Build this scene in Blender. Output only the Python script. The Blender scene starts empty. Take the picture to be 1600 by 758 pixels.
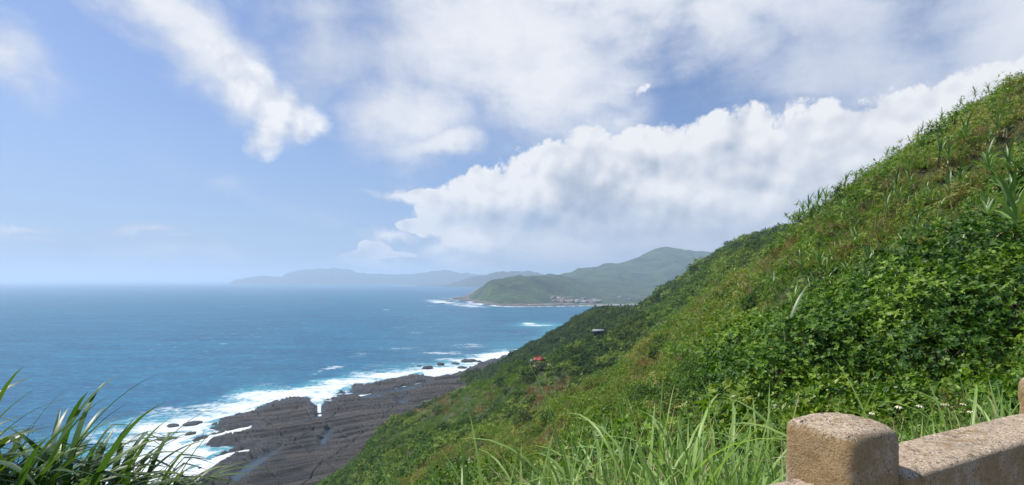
import bpy, math, random
import numpy as np
from mathutils import Vector, Matrix

# ------------------------------------------------------------------ camera, exposure, sun, sky
F = 800.0            # focal length in photo pixels (1600 wide)
HY = 437.0           # photo row of the sea horizon
H = 80.0             # metres of the eye above the sea
rng = np.random.default_rng(7)
random.seed(7)
scene = bpy.context.scene
C = scene.collection
scene.render.resolution_x, scene.render.resolution_y = 1024, 485
cam_d = bpy.data.cameras.new("camera")
cam_d.sensor_width = 36.0
cam_d.lens = 18.0
cam_d.shift_y = (HY - 379.0) / 1600.0
cam_d.clip_start = 0.05
cam_d.clip_end = 200000.0
cam = bpy.data.objects.new("camera", cam_d)
C.objects.link(cam)
cam.rotation_euler = (math.radians(90), 0, 0)
scene.camera = cam
scene.view_settings.view_transform = 'Standard'
scene.view_settings.look = 'None'
scene.view_settings.gamma = 1.0
scene.view_settings.exposure = 0.2
try:
    scene.cycles.use_denoising = True
    scene.cycles.max_bounces = 6
    scene.cycles.diffuse_bounces = 3
    scene.cycles.glossy_bounces = 2
    scene.cycles.transmission_bounces = 3
    scene.cycles.transparent_max_bounces = 4
    scene.cycles.volume_bounces = 1
except Exception:
    pass

SUN_EL, SUN_AZ = math.radians(60), math.radians(-76)     # azimuth from +Y, clockwise positive
sun_vec = Vector((math.sin(SUN_AZ)*math.cos(SUN_EL), math.cos(SUN_AZ)*math.cos(SUN_EL), math.sin(SUN_EL)))
sd = bpy.data.lights.new("sun", 'SUN')
sd.energy = 5.0
sd.angle = math.radians(0.5)
sd.color = (1.0, 0.955, 0.88)
sun = bpy.data.objects.new("sun", sd)
C.objects.link(sun)
sun.rotation_euler = (-sun_vec).to_track_quat('-Z', 'Y').to_euler()

# ------------------------------------------------------------------ node helper
class S:
    """a socket with arithmetic"""
    def __init__(s, nt, out): s.nt, s.o = nt, out
    def _m(s, op, *a, clamp=False):
        n = s.nt.nodes.new('ShaderNodeMath'); n.operation = op; n.use_clamp = clamp
        for i, v in enumerate((s,)+a):
            if isinstance(v, S): s.nt.links.new(v.o, n.inputs[i])
            else: n.inputs[i].default_value = v
        return S(s.nt, n.outputs[0])
    def __add__(s, b): return s._m('ADD', b)
    def __sub__(s, b): return s._m('SUBTRACT', b)
    def __mul__(s, b): return s._m('MULTIPLY', b)
    def __truediv__(s, b): return s._m('DIVIDE', b)
    def max(s, b): return s._m('MAXIMUM', b)
    def min(s, b): return s._m('MINIMUM', b)
    def pow(s, b): return s._m('POWER', b)
    def abs(s): return s._m('ABSOLUTE')
    def clamp(s): return s._m('ADD', 0.0, clamp=True)
    def inv(s): return (s*-1.0)+1.0
    def ramp(s, a, b, c=0.0, d=1.0, smooth=True):
        n = s.nt.nodes.new('ShaderNodeMapRange')
        n.interpolation_type = 'SMOOTHSTEP' if smooth else 'LINEAR'
        s.nt.links.new(s.o, n.inputs['Value'])
        for k, v in zip(('From Min', 'From Max', 'To Min', 'To Max'), (a, b, c, d)):
            n.inputs[k].default_value = v
        return S(s.nt, n.outputs[0])

def sock(nt, o): return S(nt, o)
def setin(nt, inp, v):
    if isinstance(v, S): nt.links.new(v.o, inp)
    elif isinstance(v, (tuple, list)) and len(v) == 3 and inp.type == 'RGBA': inp.default_value = (*v, 1)
    else: inp.default_value = v
def mixc(nt, fac, a, b, blend='MIX'):
    n = nt.nodes.new('ShaderNodeMix'); n.data_type = 'RGBA'; n.blend_type = blend
    setin(nt, n.inputs['Factor'], fac); setin(nt, n.inputs['A'], a); setin(nt, n.inputs['B'], b)
    return S(nt, n.outputs['Result'])
def noise(nt, vec, scale, detail=4, rough=0.55, dist=0.0, color=False, dims='3D', lac=2.0):
    n = nt.nodes.new('ShaderNodeTexNoise'); n.noise_dimensions = dims
    if vec is not None: setin(nt, n.inputs['Vector'], vec)
    setin(nt, n.inputs['Scale'], scale); n.inputs['Detail'].default_value = detail
    n.inputs['Roughness'].default_value = rough; n.inputs['Distortion'].default_value = dist
    n.inputs['Lacunarity'].default_value = lac
    return S(nt, n.outputs['Color' if color else 'Fac'])
def voro(nt, vec, scale, feature='F1', out='Distance', rand=1.0):
    n = nt.nodes.new('ShaderNodeTexVoronoi'); n.feature = feature
    setin(nt, n.inputs['Vector'], vec); n.inputs['Scale'].default_value = scale
    n.inputs['Randomness'].default_value = rand
    return S(nt, n.outputs[out])
def mapping(nt, vec, loc=(0, 0, 0), rot=(0, 0, 0), scale=(1, 1, 1), typ='POINT'):
    n = nt.nodes.new('ShaderNodeMapping'); n.vector_type = typ
    setin(nt, n.inputs['Vector'], vec); n.inputs['Location'].default_value = loc
    n.inputs['Rotation'].default_value = rot; n.inputs['Scale'].default_value = scale
    return S(nt, n.outputs[0])
def vmath(nt, op, a, b=None):
    n = nt.nodes.new('ShaderNodeVectorMath'); n.operation = op
    setin(nt, n.inputs[0], a)
    if b is not None:
        if op == 'SCALE': setin(nt, n.inputs['Scale'], b)
        else: setin(nt, n.inputs[1], b)
    return S(nt, n.outputs['Value' if op in ('DOT_PRODUCT', 'LENGTH') else 'Vector'])
def combine(nt, x, y, z):
    n = nt.nodes.new('ShaderNodeCombineXYZ')
    for i, v in enumerate((x, y, z)): setin(nt, n.inputs[i], v)
    return S(nt, n.outputs[0])
def separate(nt, v):
    n = nt.nodes.new('ShaderNodeSeparateXYZ'); setin(nt, n.inputs[0], v)
    return [S(nt, n.outputs[i]) for i in range(3)]

# ------------------------------------------------------------------ world: Nishita sky with procedural clouds
world = bpy.data.worlds.new("World"); scene.world = world; world.use_nodes = True
W = world.node_tree; W.nodes.clear()
out = W.nodes.new('ShaderNodeOutputWorld'); bg = W.nodes.new('ShaderNodeBackground')
W.links.new(bg.outputs[0], out.inputs['Surface'])
sky = W.nodes.new('ShaderNodeTexSky'); sky.sky_type = 'NISHITA'; sky.sun_disc = False
sky.sun_elevation = SUN_EL; sky.sun_rotation = SUN_AZ
sky.altitude = 80; sky.air_density = 1.0; sky.dust_density = 1.2; sky.ozone_density = 2.5
SKY_S = 0.1
bg.inputs['Strength'].default_value = SKY_S
tc = W.nodes.new('ShaderNodeTexCoord')
D = S(W, tc.outputs['Generated'])
dx, dy, dz = separate(W, D)
hor = (dx*dx + dy*dy).pow(0.5).max(0.02)
AZ = dx._m('ARCTAN2', dy)          # azimuth of the direction, 0 = +Y
EL = dz._m('ARCSINE')
P0 = combine(W, AZ, EL, 0.0)
def azel(px, py):
    x, z = (px-800)/F, (HY-py)/F
    return np.array([math.atan(x), math.atan(z/math.sqrt(1+x*x))])
def warp(vec, scale, amp, detail=3, rough=.5):
    c = noise(W, D, scale, detail, rough, color=True)
    c = vmath(W, 'SUBTRACT', c, (0.5, 0.5, 0.5))
    c = vmath(W, 'SCALE', c, amp)
    return vmath(W, 'ADD', vec, c)
def blob(vec, px, py, rx, ry, rot=0.0, quad=False):
    """soft elliptic patch of sky round a direction; rot in degrees, clockwise in the picture"""
    c = azel(px, py); a = math.radians(rot)
    e1 = azel(px+rx*math.cos(a), py+rx*math.sin(a)) - c
    e2 = azel(px-ry*math.sin(a), py+ry*math.cos(a)) - c
    U, sv, Vt = np.linalg.svd(np.array([e1, e2]).T)
    if np.linalg.det(U) < 0: U[:, 1] *= -1
    ang = math.atan2(U[1, 0], U[0, 0])
    m = mapping(W, vec, (c[0], c[1], 0), (0, 0, ang), (sv[0], sv[1], 1), 'TEXTURE')
    g = W.nodes.new('ShaderNodeTexGradient'); g.gradient_type = 'SPHERICAL'
    setin(W, g.inputs[0], m)
    return S(W, g.outputs['Fac'])
def field(vec, blobs):
    t = None
    for b in blobs:
        wgt = b[5] if len(b) > 5 else 1.0
        f = blob(vec, *b[:5])
        if wgt != 1.0: f = f*wgt
        t = f if t is None else t.max(f) if wgt > 0 else t+f
    return t
# --- cumulus bank: billowing outline with crisp tops
PC = warp(warp(P0, 7.0, 0.045, 2), 26.0, 0.020, 4, 0.55)
cum = field(PC, [
    (655, 350, 42, 15, -3), (705, 330, 74, 44, -12), (672, 300, 40, 10, 3), (760, 312, 95, 60, -12), (850, 290, 110, 75, -12),
    (930, 268, 95, 72, 0), (990, 262, 95, 68, 0), (1075, 262, 90, 82, 0), (1165, 250, 110, 88, 0),
    (1280, 240, 140, 95, -5), (1420, 225, 190, 105, -18), (1560, 175, 190, 110, -20), (1060, 330, 300, 95, 0),
    (1250, 330, 260, 110, 0), (860, 345, 200, 60, 4), (760, 358, 90, 30, 0), (1500, 260, 220, 140, 0), (1680, 120, 190, 110, -20),
    (584, 391, 30, 14, 0), (600, 400, 60, 7, 0), (572, 386, 14, 12, 0), (555, 395, 26, 6, 0),
    (760, 402, 66, 11, 0), (790, 398, 40, 10, 0), (840, 392, 22, 8, 0)])
nb = noise(W, D, 21.0, 7, 0.58)
nbs = noise(W, D, 10.0, 3, 0.5)
def billow(vec, det=3.0, sc=19.0):
    n = W.nodes.new('ShaderNodeTexVoronoi'); n.voronoi_dimensions = '2D'; n.feature = 'F1'; n.normalize = True
    setin(W, n.inputs['Vector'], vec); n.inputs['Scale'].default_value = sc
    n.inputs['Detail'].default_value = det; n.inputs['Roughness'].default_value = 0.55; n.inputs['Lacunarity'].default_value = 2.3
    return S(W, n.outputs['Distance']).inv()
PW = warp(warp(P0, 9.0, 0.026, 2), 50.0, 0.004, 2)
bi = billow(PW); bs = billow(PW, 1.0, 15.0); bsl = billow(vmath(W, 'ADD', PW, (-0.010, 0.017, 0.0)), 1.0, 15.0)
dens_c = cum + ((nb-0.5)*0.42 + (bi-0.62)*0.85)*cum.ramp(0.0, 0.10)
mask_c = dens_c.ramp(0.13, 0.31)
# the foot of the bank dissolves into grey
foot = (EL+(nbs-0.5)*0.10).ramp(0.03, 0.17)
mask_c = mask_c*(foot.max(AZ.ramp(-0.12, -0.02, 0.72, 0.0))*0.85+0.15)
# --- soft high cloud: wide sheets and streaks
PS = warp(warp(P0, 3.0, 0.14, 3), 12.0, 0.06, 6, .62)
head = field(PC, [(432, 168, 80, 50, 35), (414, 212, 36, 44, 40), (480, 192, 44, 38, 0), (375, 120, 100, 34, 42), (415, 140, 70, 36, 40)])
soft = field(PS, [
    (790, 60, 420, 220, -8), (650, 180, 160, 110, 0, .95), (860, 130, 230, 160, 0), (900, 0, 400, 160, 0), (690, 225, 90, 36, 0),
    (310, 60, 260, 100, 42, 1.0), (250, 10, 210, 90, 35, .95), (400, 140, 150, 80, 45),
    (520, 60, 150, 170, 0, .62), (600, 200, 130, 60, 60, .5), (530, 20, 260, 90, 0, .6),
    (1330, 110, 520, 170, -8, .85), (1130, 50, 240, 150, 10, .78), (1580, 50, 380, 220, -20, 1.0), (1250, 10, 400, 100, 0, .95),
    (10, 90, 130, 90, 20, .72), (40, 140, 70, 70, 20, .5), (30, 347, 100, 15, 3, .85), (60, 362, 170, 22, 4, .6),
    (230, 367, 190, 18, 2, .68), (290, 380, 140, 14, 3, .55), (200, 400, 460, 44, 2, .5), (380, 300, 200, 30, 18, .3),
    (1060, 380, 340, 110, 0, 1.0), (1250, 380, 400, 150, 0, 1.0), (900, 385, 240, 60, 0, .9), (720, 392, 200, 34, 0, .6), (740, 362, 110, 36, 0, 1.0), (700, 372, 90, 22, 0, .9), (625, 352, 60, 14, -3, .8), (640, 300, 70, 11, 0, .8), (600, 395, 110, 22, 0, .8), (770, 398, 110, 18, 0, .7), (960, 200, 120, 60, -20, .5), (993, 164, 24, 12, -22, 1.0), (1003, 158, 14, 7, -22, 1.0)])
STR = mapping(W, P0, rot=(0, 0, math.radians(38)), scale=(1.0, 3.0, 1.0))
ns = noise(W, warp(STR, 4, .25, 3), 4.5, 9, 0.58)
nsl_ = noise(W, mapping(W, P0, scale=(1.0, 2.2, 1.0)), 7.0, 7, 0.55)
ns = nsl_+(ns-nsl_)*EL.ramp(0.16, 0.36)
ns2 = noise(W, D, 11.0, 9, 0.62)
# the rest of the sky, outside this view: scattered cloud of the same kind
front = dy.ramp(0.25, 0.6)*EL.ramp(0.62, 0.95, 1.0, 0.0)
gen = noise(W, mapping(W, D, scale=(1, 1, 2.4)), 2.1, 5, .55).ramp(.45, .7, 0, .85)
soft = soft.max(gen*front.inv()*dz.ramp(0.02, 0.25))
dens_s = soft + (ns-0.5)*0.95 + (ns2-0.5)*0.40
mask_s = dens_s.ramp(0.06, 0.74)
mask_h = (head*0.9+((nb-0.5)*0.75+(bi-0.62)*0.55+(ns2-0.5)*0.5)*head.ramp(0.0, 0.15)).ramp(0.04, 0.70)
# --- light and shade inside the clouds (bodies thicker than they are lit)
nbl = noise(W, vmath(W, 'ADD', D, (-0.010, 0.0, 0.016)), 21.0, 7, 0.58)
nbsl = noise(W, vmath(W, 'ADD', D, (-0.02, 0.0, 0.035)), 10.0, 3, 0.5)
edge = dens_c.ramp(0.15, 0.65)
shade_b = field(PS, [(925, 300, 95, 70, 20), (860, 350, 130, 36, 0, .8), (1000, 345, 240, 60, 0, .8), (1180, 290, 110, 60, 0, .6),
                     (1330, 310, 220, 90, -20, .6), (1100, 385, 360, 60, 0, 1.2), (870, 390, 260, 36, 0, 1.0), (1010, 245, 90, 30, 10, .35),
                     (760, 335, 90, 24, 0, .6)])
lum_c = ((nb-nbl)*(edge*-0.55+1.0)*0.40 + (bs-bsl)*(edge*-0.35+1.0)*0.62 + (nbs-nbsl)*0.65 + (bi-0.62)*0.18 + 0.955 - edge*0.06 - shade_b*0.46*((nbs-0.5)*1.6+1.0))
lum_c = lum_c.max(0.5).min(1.0)
shade_s = ns.ramp(.3, .75)
veil = field(PS, [(1350, 110, 520, 190, -8), (1100, 390, 420, 90, 0, 1.2), (560, 60, 160, 200, 0, .8), (150, 380, 420, 70, 0, .8)]).ramp(0, .7)
lum_s = (dens_s.ramp(.1, 1.1)*0.24 + 0.74 + (ns2-0.5)*0.22 - veil*0.13 - shade_s*veil*0.07).min(0.97)
K = 0.885/SKY_S
def ccol(l, hi, lo):
    c = mixc(W, l.ramp(0.5, 0.96, smooth=False), lo, hi)
    return vmath(W, 'SCALE', c, K)
soft_col = ccol(lum_s, (0.84, 0.86, 0.91), (0.33, 0.42, 0.64))
cum_col = ccol(lum_c, (0.88, 0.89, 0.92), (0.38, 0.45, 0.58))
# the clear sky itself
sky_c = S(W, sky.outputs[0])
sky_c = mixc(W, 1.0, sky_c, (.95, 1.0, 1.17), 'MULTIPLY')
haze_low = EL.ramp(0.0, 0.42).inv().pow(1.2)*0.66
sky_c = mixc(W, haze_low, sky_c, vmath(W, 'SCALE', combine(W, .30, .45, .72), K))
col = mixc(W, mask_s, sky_c, soft_col)
lum_h = ((bs-bsl)*0.7+(nb-nbl)*0.5+(ns2-0.5)*0.35+0.90-(mask_h*0.5).inv()*0.05).max(0.6).min(1.0)
col = mixc(W, mask_h*0.97, col, ccol(lum_h, (0.90, 0.91, 0.94), (0.38, 0.46, 0.64)))
col = mixc(W, mask_c, col, cum_col)
low = EL.ramp(-0.01, 0.085).inv()*0.55
col = mixc(W, low, col, vmath(W, 'SCALE', combine(W, .33, .44, .66), K))
W.links.new(col.o, bg.inputs['Color'])
world.cycles.sampling_method = "MANUAL"; world.cycles.sample_map_resolution = 512
# ------------------------------------------------------------------ mesh and naming helpers
def mesh_np(name, verts, faces, mats=(), smooth=False, attrs=None, mat_idx=None):
    """faces: array (n,3) or (n,4), or a list of such arrays"""
    me = bpy.data.meshes.new(name)
    verts = np.asarray(verts, dtype=np.float32)
    fl = faces if isinstance(faces, list) else [faces]
    fl = [np.asarray(f, dtype=np.int32) for f in fl if len(f)]
    me.vertices.add(len(verts)); me.vertices.foreach_set('co', verts.ravel())
    loops = np.concatenate([f.ravel() for f in fl])
    tot = np.concatenate([np.full(len(f), f.shape[1], np.int32) for f in fl])
    start = np.concatenate([[0], np.cumsum(tot)[:-1]]).astype(np.int32)
    me.loops.add(len(loops)); me.loops.foreach_set('vertex_index', loops)
    me.polygons.add(len(tot)); me.polygons.foreach_set('loop_start', start)
    me.polygons.foreach_set('loop_total', tot)
    if smooth: me.polygons.foreach_set('use_smooth', np.ones(len(tot), bool))
    if mat_idx is not None: me.polygons.foreach_set('material_index', np.asarray(mat_idx, np.int32))
    me.update(calc_edges=True)
    for k, v in (attrs or {}).items():
        v = np.asarray(v, np.float32)
        if v.ndim == 1:
            a = me.attributes.new(k, 'FLOAT', 'POINT'); a.data.foreach_set('value', v)
        else:
            a = me.attributes.new(k, 'FLOAT_VECTOR', 'POINT'); a.data.foreach_set('vector', v.ravel())
    for m in mats: me.materials.append(m)
    return me
def link(name, me, parent=None, loc=None, kind=None, label=None, cat=None, group=None):
    o = bpy.data.objects.new(name, me); C.objects.link(o)
    if parent is not None: o.parent = parent
    if loc is not None: o.location = loc
    tag(o, label, cat, group, kind)
    return o
def tag(o, label=None, cat=None, group=None, kind=None):
    if label: o['label'] = label
    if cat: o['category'] = cat
    if group: o['group'] = group
    if kind: o['kind'] = kind
    return o
def structure(name, me): return link(name, me, kind='structure')
def thing(name, label, cat, loc=(0, 0, 0), rotz=0.0, group=None):
    o = link(name, None, loc=loc, label=label, cat=cat, group=group)
    o.rotation_euler = (0, 0, rotz); return o
def copy_thing(o, loc, rotz=0.0, scale=1.0, label=None, group=None, tilt=(0, 0)):
    r = o.copy(); C.objects.link(r); r.location = loc
    r.rotation_euler = (tilt[0], tilt[1], rotz)
    r.scale = (scale,)*3 if not isinstance(scale, tuple) else scale
    if label: r['label'] = label
    if group: r['group'] = group
    for ch in [c for c in o.children]:
        c = ch.copy(); C.objects.link(c); c.parent = r
        for g in ch.children:
            d = g.copy(); C.objects.link(d); d.parent = c
    return r
def box(cx, cy, cz, sx, sy, sz):
    x, y, z = sx/2, sy/2, sz/2
    v = np.array([(a*x+cx, b*y+cy, c*z+cz) for c in (-1, 1) for b in (-1, 1) for a in (-1, 1)])
    f = np.array([(0, 2, 3, 1), (4, 5, 7, 6), (0, 1, 5, 4), (2, 6, 7, 3), (0, 4, 6, 2), (1, 3, 7, 5)])
    return v, f
def join(*vf):
    V, Fs, n = [], [], 0
    for v, f in vf:
        V.append(np.asarray(v)); Fs.append(np.asarray(f)+n); n += len(v)
    return np.concatenate(V), Fs
def cylinder(r0, r1, z0, z1, n=10, cx=0, cy=0):
    a = np.arange(n)*2*math.pi/n
    v = np.concatenate([np.c_[cx+r0*np.cos(a), cy+r0*np.sin(a), np.full(n, z0)], np.c_[cx+r1*np.cos(a), cy+r1*np.sin(a), np.full(n, z1)]])
    i = np.arange(n); j = (i+1) % n
    return v, np.c_[i, j, j+n, i+n]

# ------------------------------------------------------------------ lattice noise
def _hash(ix, iy, s):
    h = (ix.astype(np.int64)*374761393 + iy.astype(np.int64)*668265263 + s*1442695041) & 0xffffffff
    h = ((h ^ (h >> 13))*1274126177) & 0xffffffff
    return ((h ^ (h >> 16)) & 0xffffff)/float(0xffffff)
def vnoise(x, y, s=0):
    ix, iy = np.floor(x), np.floor(y); fx, fy = x-ix, y-iy
    ux, uy = fx*fx*fx*(fx*(fx*6-15)+10), fy*fy*fy*(fy*(fy*6-15)+10)
    a, b = _hash(ix, iy, s), _hash(ix+1, iy, s); c, d = _hash(ix, iy+1, s), _hash(ix+1, iy+1, s)
    return (a*(1-ux)+b*ux)*(1-uy)+(c*(1-ux)+d*ux)*uy*1.0
def fbm(x, y, oct=5, s=0, rough=.5):
    t = 0; a = 1; tot = 0
    for k in range(oct):
        t = t+a*vnoise(x*2**k+17.3*k, y*2**k-9.1*k, s+k); tot += a; a *= rough
    return t/tot
def ridged(x, y, oct=5, s=0):
    t = 0; a = 1; tot = 0
    for k in range(oct):
        t = t+a*(1-np.abs(2*vnoise(x*2**k+11.3*k, y*2**k-7.1*k, s+k)-1)); tot += a; a *= .5
    return t/tot
def sstep(a, b, x):
    t = np.clip((x-a)/(b-a), 0, 1); return t*t*(3-2*t)
def seg_dist(X, Y, pts):
    d = np.full(X.shape, 1e9)
    for (x0, y0), (x1, y1) in zip(pts[:-1], pts[1:]):
        ex, ey = x1-x0, y1-y0; L = ex*ex+ey*ey+1e-9
        t = np.clip(((X-x0)*ex+(Y-y0)*ey)/L, 0, 1)
        d = np.minimum(d, np.hypot(X-x0-t*ex, Y-y0-t*ey))
    return d
def inside(X, Y, pts):
    r = np.zeros(X.shape, bool); n = len(pts)
    for i in range(n):
        x0, y0 = pts[i]; x1, y1 = pts[(i+1) % n]
        if y0 == y1: continue
        c = ((y0 > Y) != (y1 > Y)) & (X < (x1-x0)*(Y-y0)/(y1-y0)+x0)
        r ^= c
    return r
def sea_pt(px, py, z=-H):
    Y = z*F/(HY-py)
    return ((px-800)/F*Y, Y)

# ------------------------------------------------------------------ the cape: one heightfield, from ridge lines
# every line runs along the land: (azimuth column, distance, height below or above the eye)
def curve(pts):
    """pts: (px, Y, py) or (px, Y, None, z) -> functions of px"""
    px = np.array([p[0] for p in pts], float); Y = np.array([p[1] for p in pts], float)
    z = np.array([p[3] if len(p) > 3 else (HY-p[2])/F*p[1] for p in pts], float)
    return px, Y, z
LINES = [
    curve([(-1200, .3, 0, -1.66), (3200, .3, 0, -1.66)]),
    curve([(-1200, 2.3, 0, -1.75), (300, 2.3, 0, -1.75), (1000, 2.5, 0, -1.75), (1500, 3.1, 0, -1.62), (3200, 3.4, 0, -1.5)]),
    curve([(-1200, 5, 0, -6), (300, 5, 0, -6), (700, 5, 0, -4.2), (900, 5, 0, -3.0), (1200, 5.2, 0, -2.5), (1400, 5.4, 0, -2.1), (1600, 5.2, 0, -1.5), (3200, 5.2, 0, 1)]),
    curve([(-1200, 20, 0, -26), (300, 20, 0, -24), (490, 22, 0, -19), (700, 18, 770), (870, 14, 760), (1000, 10, 745), (1200, 7.5, 690), (1400, 8, 610), (1600, 8, 545), (3200, 8, 0, 4)]),
    curve([(-1200, 70, 0, -66), (300, 70, 0, -60), (490, 70, 0, -38), (600, 60, 800), (700, 45, 770), (870, 32, 730), (1000, 27, 660), (1200, 18, 550), (1400, 18, 445), (1600, 17, 335), (3200, 16, 0, 9)]),
    curve([(-1200, 120, 0, -84), (300, 120, 0, -79), (490, 130, 0, -63), (600, 110, 745), (700, 82, 720), (760, 75, 685), (830, 74, 645), (868, 74, 616), (900, 73, 602), (967, 68, 574), (995, 66, 548),
           (1046, 63, 508), (1100, 58, 474), (1170, 52, 436), (1225, 47, 386), (1252, 45, 354), (1285, 43, 333), (1400, 38, 262), (1500, 35, 202), (1600, 32, 142), (3200, 24, 0, 16)]),
    curve([(-1200, 150, 0, -86), (300, 150, 0, -82), (490, 165, 0, -69.5), (580, 165, 712), (640, 135, 680), (720, 112, 662), (800, 98, 0, -30), (900, 95, 0, -25), (1000, 92, 0, -14), (1100, 85, 0, -5), (1240, 80, 0, 5.0), (1400, 70, 0, 15), (1600, 60, 0, 22), (3200, 50, 0, 24)]),
    curve([(-1200, 175, 0, -87), (300, 175, 0, -84), (490, 184, 0, -74.5), (580, 195, 0, -66.5), (640, 180, 0, -57), (720, 160, 0, -47), (842, 112, 0, -32), (935, 120, 0, -29), (1000, 130, 0, -22), (1100, 125, 0, -9), (1240, 120, 0, 5), (1400, 120, 0, 18), (1600, 110, 0, 24), (3200, 100, 0, 26)]),
    curve([(-1200, 200, 0, -88), (300, 200, 0, -86), (490, 196, 0, -78.5), (560, 222, 0, -76), (615, 232, 655), (665, 235, 641), (715, 222, 614), (784, 185, 590), (815, 168, 578), (842, 160, 574), (858, 163, 576), (875, 168, 556), (930, 180, 531), (975, 190, 514),
           (1046, 200, 472), (1100, 206, 425), (1160, 214, 388), (1215, 216, 366), (1240, 216, 360), (1400, 200, 0, 26), (1600, 180, 0, 28), (3200, 160, 0, 30)]),
    curve([(-1200, 230, 0, -88), (490, 215, 0, -82), (560, 240, 0, -79.5), (615, 258, 0, -75), (665, 275, 0, -72), (700, 285, 0, -66), (760, 255, 0, -57), (842, 235, 0, -43), (935, 222, 0, -28.5), (1046, 245, 0, -14), (1100, 255, 0, 1), (1215, 262, 0, 20), (1400, 250, 0, 32), (3200, 240, 0, 34)]),
    curve([(-1200, 300, 0, -88), (490, 250, 0, -85), (600, 262, 0, -83), (640, 300, 0, -78.5), (680, 340, 0, -77), (720, 330, 0, -74), (790, 320, 0, -62), (880, 300, 0, -47), (935, 262, 0, -29.5), (1000, 290, 0, -20), (1100, 300, 0, 5), (1215, 300, 0, 24), (1400, 300, 0, 36), (3200, 300, 0, 36)]),
    curve([(-1200, 400, 0, -88), (600, 330, 0, -86), (650, 345, 0, -80.5), (700, 392, 594), (770, 420, 568), (790, 412, 556), (840, 400, 526), (880, 390, 513), (900, 385, 498), (940, 380, 481), (990, 360, 480), (1010, 350, 470),
           (1050, 340, 440), (1100, 335, 400), (1130, 332, 382), (1160, 330, 370), (1225, 330, 355), (1300, 330, 346), (1400, 340, 0, 38), (3200, 340, 0, 38)]),
    curve([(-1200, 480, 0, -90), (600, 400, 0, -90), (700, 430, 0, -86), (770, 455, 0, -84), (840, 470, 0, -82), (940, 480, 0, -76), (1010, 470, 0, -60), (1100, 460, 0, -30), (1225, 460, 0, 0), (1400, 460, 0, 10), (3200, 460, 0, 20)]),
    curve([(-1200, 700, 0, -92), (700, 600, 0, -92), (1000, 620, 0, -90), (1225, 700, 0, -86), (1600, 760, 0, -82), (3200, 800, 0, -60)]),
]
def pchip(xs, ys, xq):
    """xs, ys: (K, n) ; xq: (M, n) -> (M, n) monotone cubic in each column"""
    K, n = xs.shape
    h = np.diff(xs, axis=0); dl = np.diff(ys, axis=0)/h
    m = np.zeros_like(ys)
    w1, w2 = 2*h[1:]+h[:-1], h[1:]+2*h[:-1]
    same = dl[1:]*dl[:-1] > 0
    with np.errstate(all='ignore'):
        hm = (w1+w2)/(w1/dl[:-1]+w2/dl[1:])
    m[1:-1] = np.where(same, hm, 0); m[0] = dl[0]; m[-1] = dl[-1]
    m = np.nan_to_num(m)
    out = np.zeros_like(xq)
    for k in range(K-1):
        sel = (xq >= xs[k]) & (xq <= xs[k+1]) if k < K-2 else (xq >= xs[k])
        if k == 0: sel |= xq < xs[0]
        t = np.clip((xq-xs[k])/h[k], 0, 1)
        v = (2*t**3-3*t**2+1)*ys[k]+(t**3-2*t**2+t)*h[k]*m[k]+(-2*t**3+3*t**2)*ys[k+1]+(t**3-t**2)*h[k]*m[k+1]
        out = np.where(sel, v, out)
    return out
PXG = np.linspace(-1200, 3200, 1101)                       # columns every 4 px
def smooth1(v, s=3):
    k = np.exp(-.5*(np.arange(-9, 10)/s)**2); k /= k.sum()
    return np.convolve(np.pad(v, 9, 'edge'), k, 'valid')
LY = np.array([np.log(smooth1(np.interp(PXG, l[0], l[1]), 1.5)) for l in LINES])
LZ = np.array([smooth1(np.interp(PXG, l[0], l[2]), 1.5) for l in LINES])
LQ = np.linspace(math.log(.3), math.log(800), 900)
TAB = pchip(LY, LZ, np.repeat(LQ[:, None], len(PXG), 1))
TAB = (TAB+np.roll(TAB, 1, 0)+np.roll(TAB, -1, 0))/3; TAB[0] = TAB[1]; TAB[-1] = TAB[-2]
def base_h(X, Y):
    Yc = np.clip(Y, .3, 799); px = np.clip(800+F*X/Yc, -1199, 3199)
    a = (px-PXG[0])/(PXG[1]-PXG[0]); b = (np.log(Yc)-LQ[0])/(LQ[1]-LQ[0])
    i, j = np.clip(np.floor(a).astype(int), 0, len(PXG)-2), np.clip(np.floor(b).astype(int), 0, len(LQ)-2)
    fa, fb = np.clip(a-i, 0, 1), np.clip(b-j, 0, 1)
    return (TAB[j, i]*(1-fa)+TAB[j, i+1]*fa)*(1-fb)+(TAB[j+1, i]*(1-fa)+TAB[j+1, i+1]*fa)*fb
PAV = ((842-800)/F*160, 160.0, -27.3)
SHE = ((935-800)/F*260, 260.0, (HY-525.5)/F*260)
PADS = [(PAV[0], PAV[1], PAV[2]-.9, 2.0, 5.0), (SHE[0], SHE[1], SHE[2]-.2, 4.5, 10.0)]
def land_h(X, Y):
    X, Y = np.asarray(X, float), np.asarray(Y, float)
    z = base_h(X, Y)
    R = np.hypot(X, Y)
    veg = sstep(-79, -74, z)
    n1 = fbm(X/16+3.1, Y/16, 4, 11)-.5                      # gullies and knolls
    n2 = fbm(X/3.2, Y/3.2, 4, 21)-.5
    n3 = fbm(X/55+1.7, Y/55, 3, 31)-.5
    amp1 = np.clip((R-16)*.026, 0, 4.2); amp3 = np.clip((R-100)*.05, 0, 7)
    z = z+veg*(amp1*n1*1.5+amp3*n3*1.0)+np.clip(R*.03-.1, 0, .8)*n2*(.4+.6*veg)
    z = z+(fbm(X/2.1+9, Y/2.1, 3, 25)-.5)*np.clip((R-4)*.10, 0, 1.0)*1.5+(fbm(X/7+2, Y/7, 3, 26)-.5)*np.clip((R-8)*.05, 0, 2.4)*1.3*veg-np.interp(R, [6, 46, 200, 380], [0, .75, 1.3, 2.2])*veg
    for (cx, cy, cz, r0, r1) in PADS:
        k = sstep(r1, r0, np.hypot(X-cx, Y-cy)); z = z*(1-k)+cz*k
    return z
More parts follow.
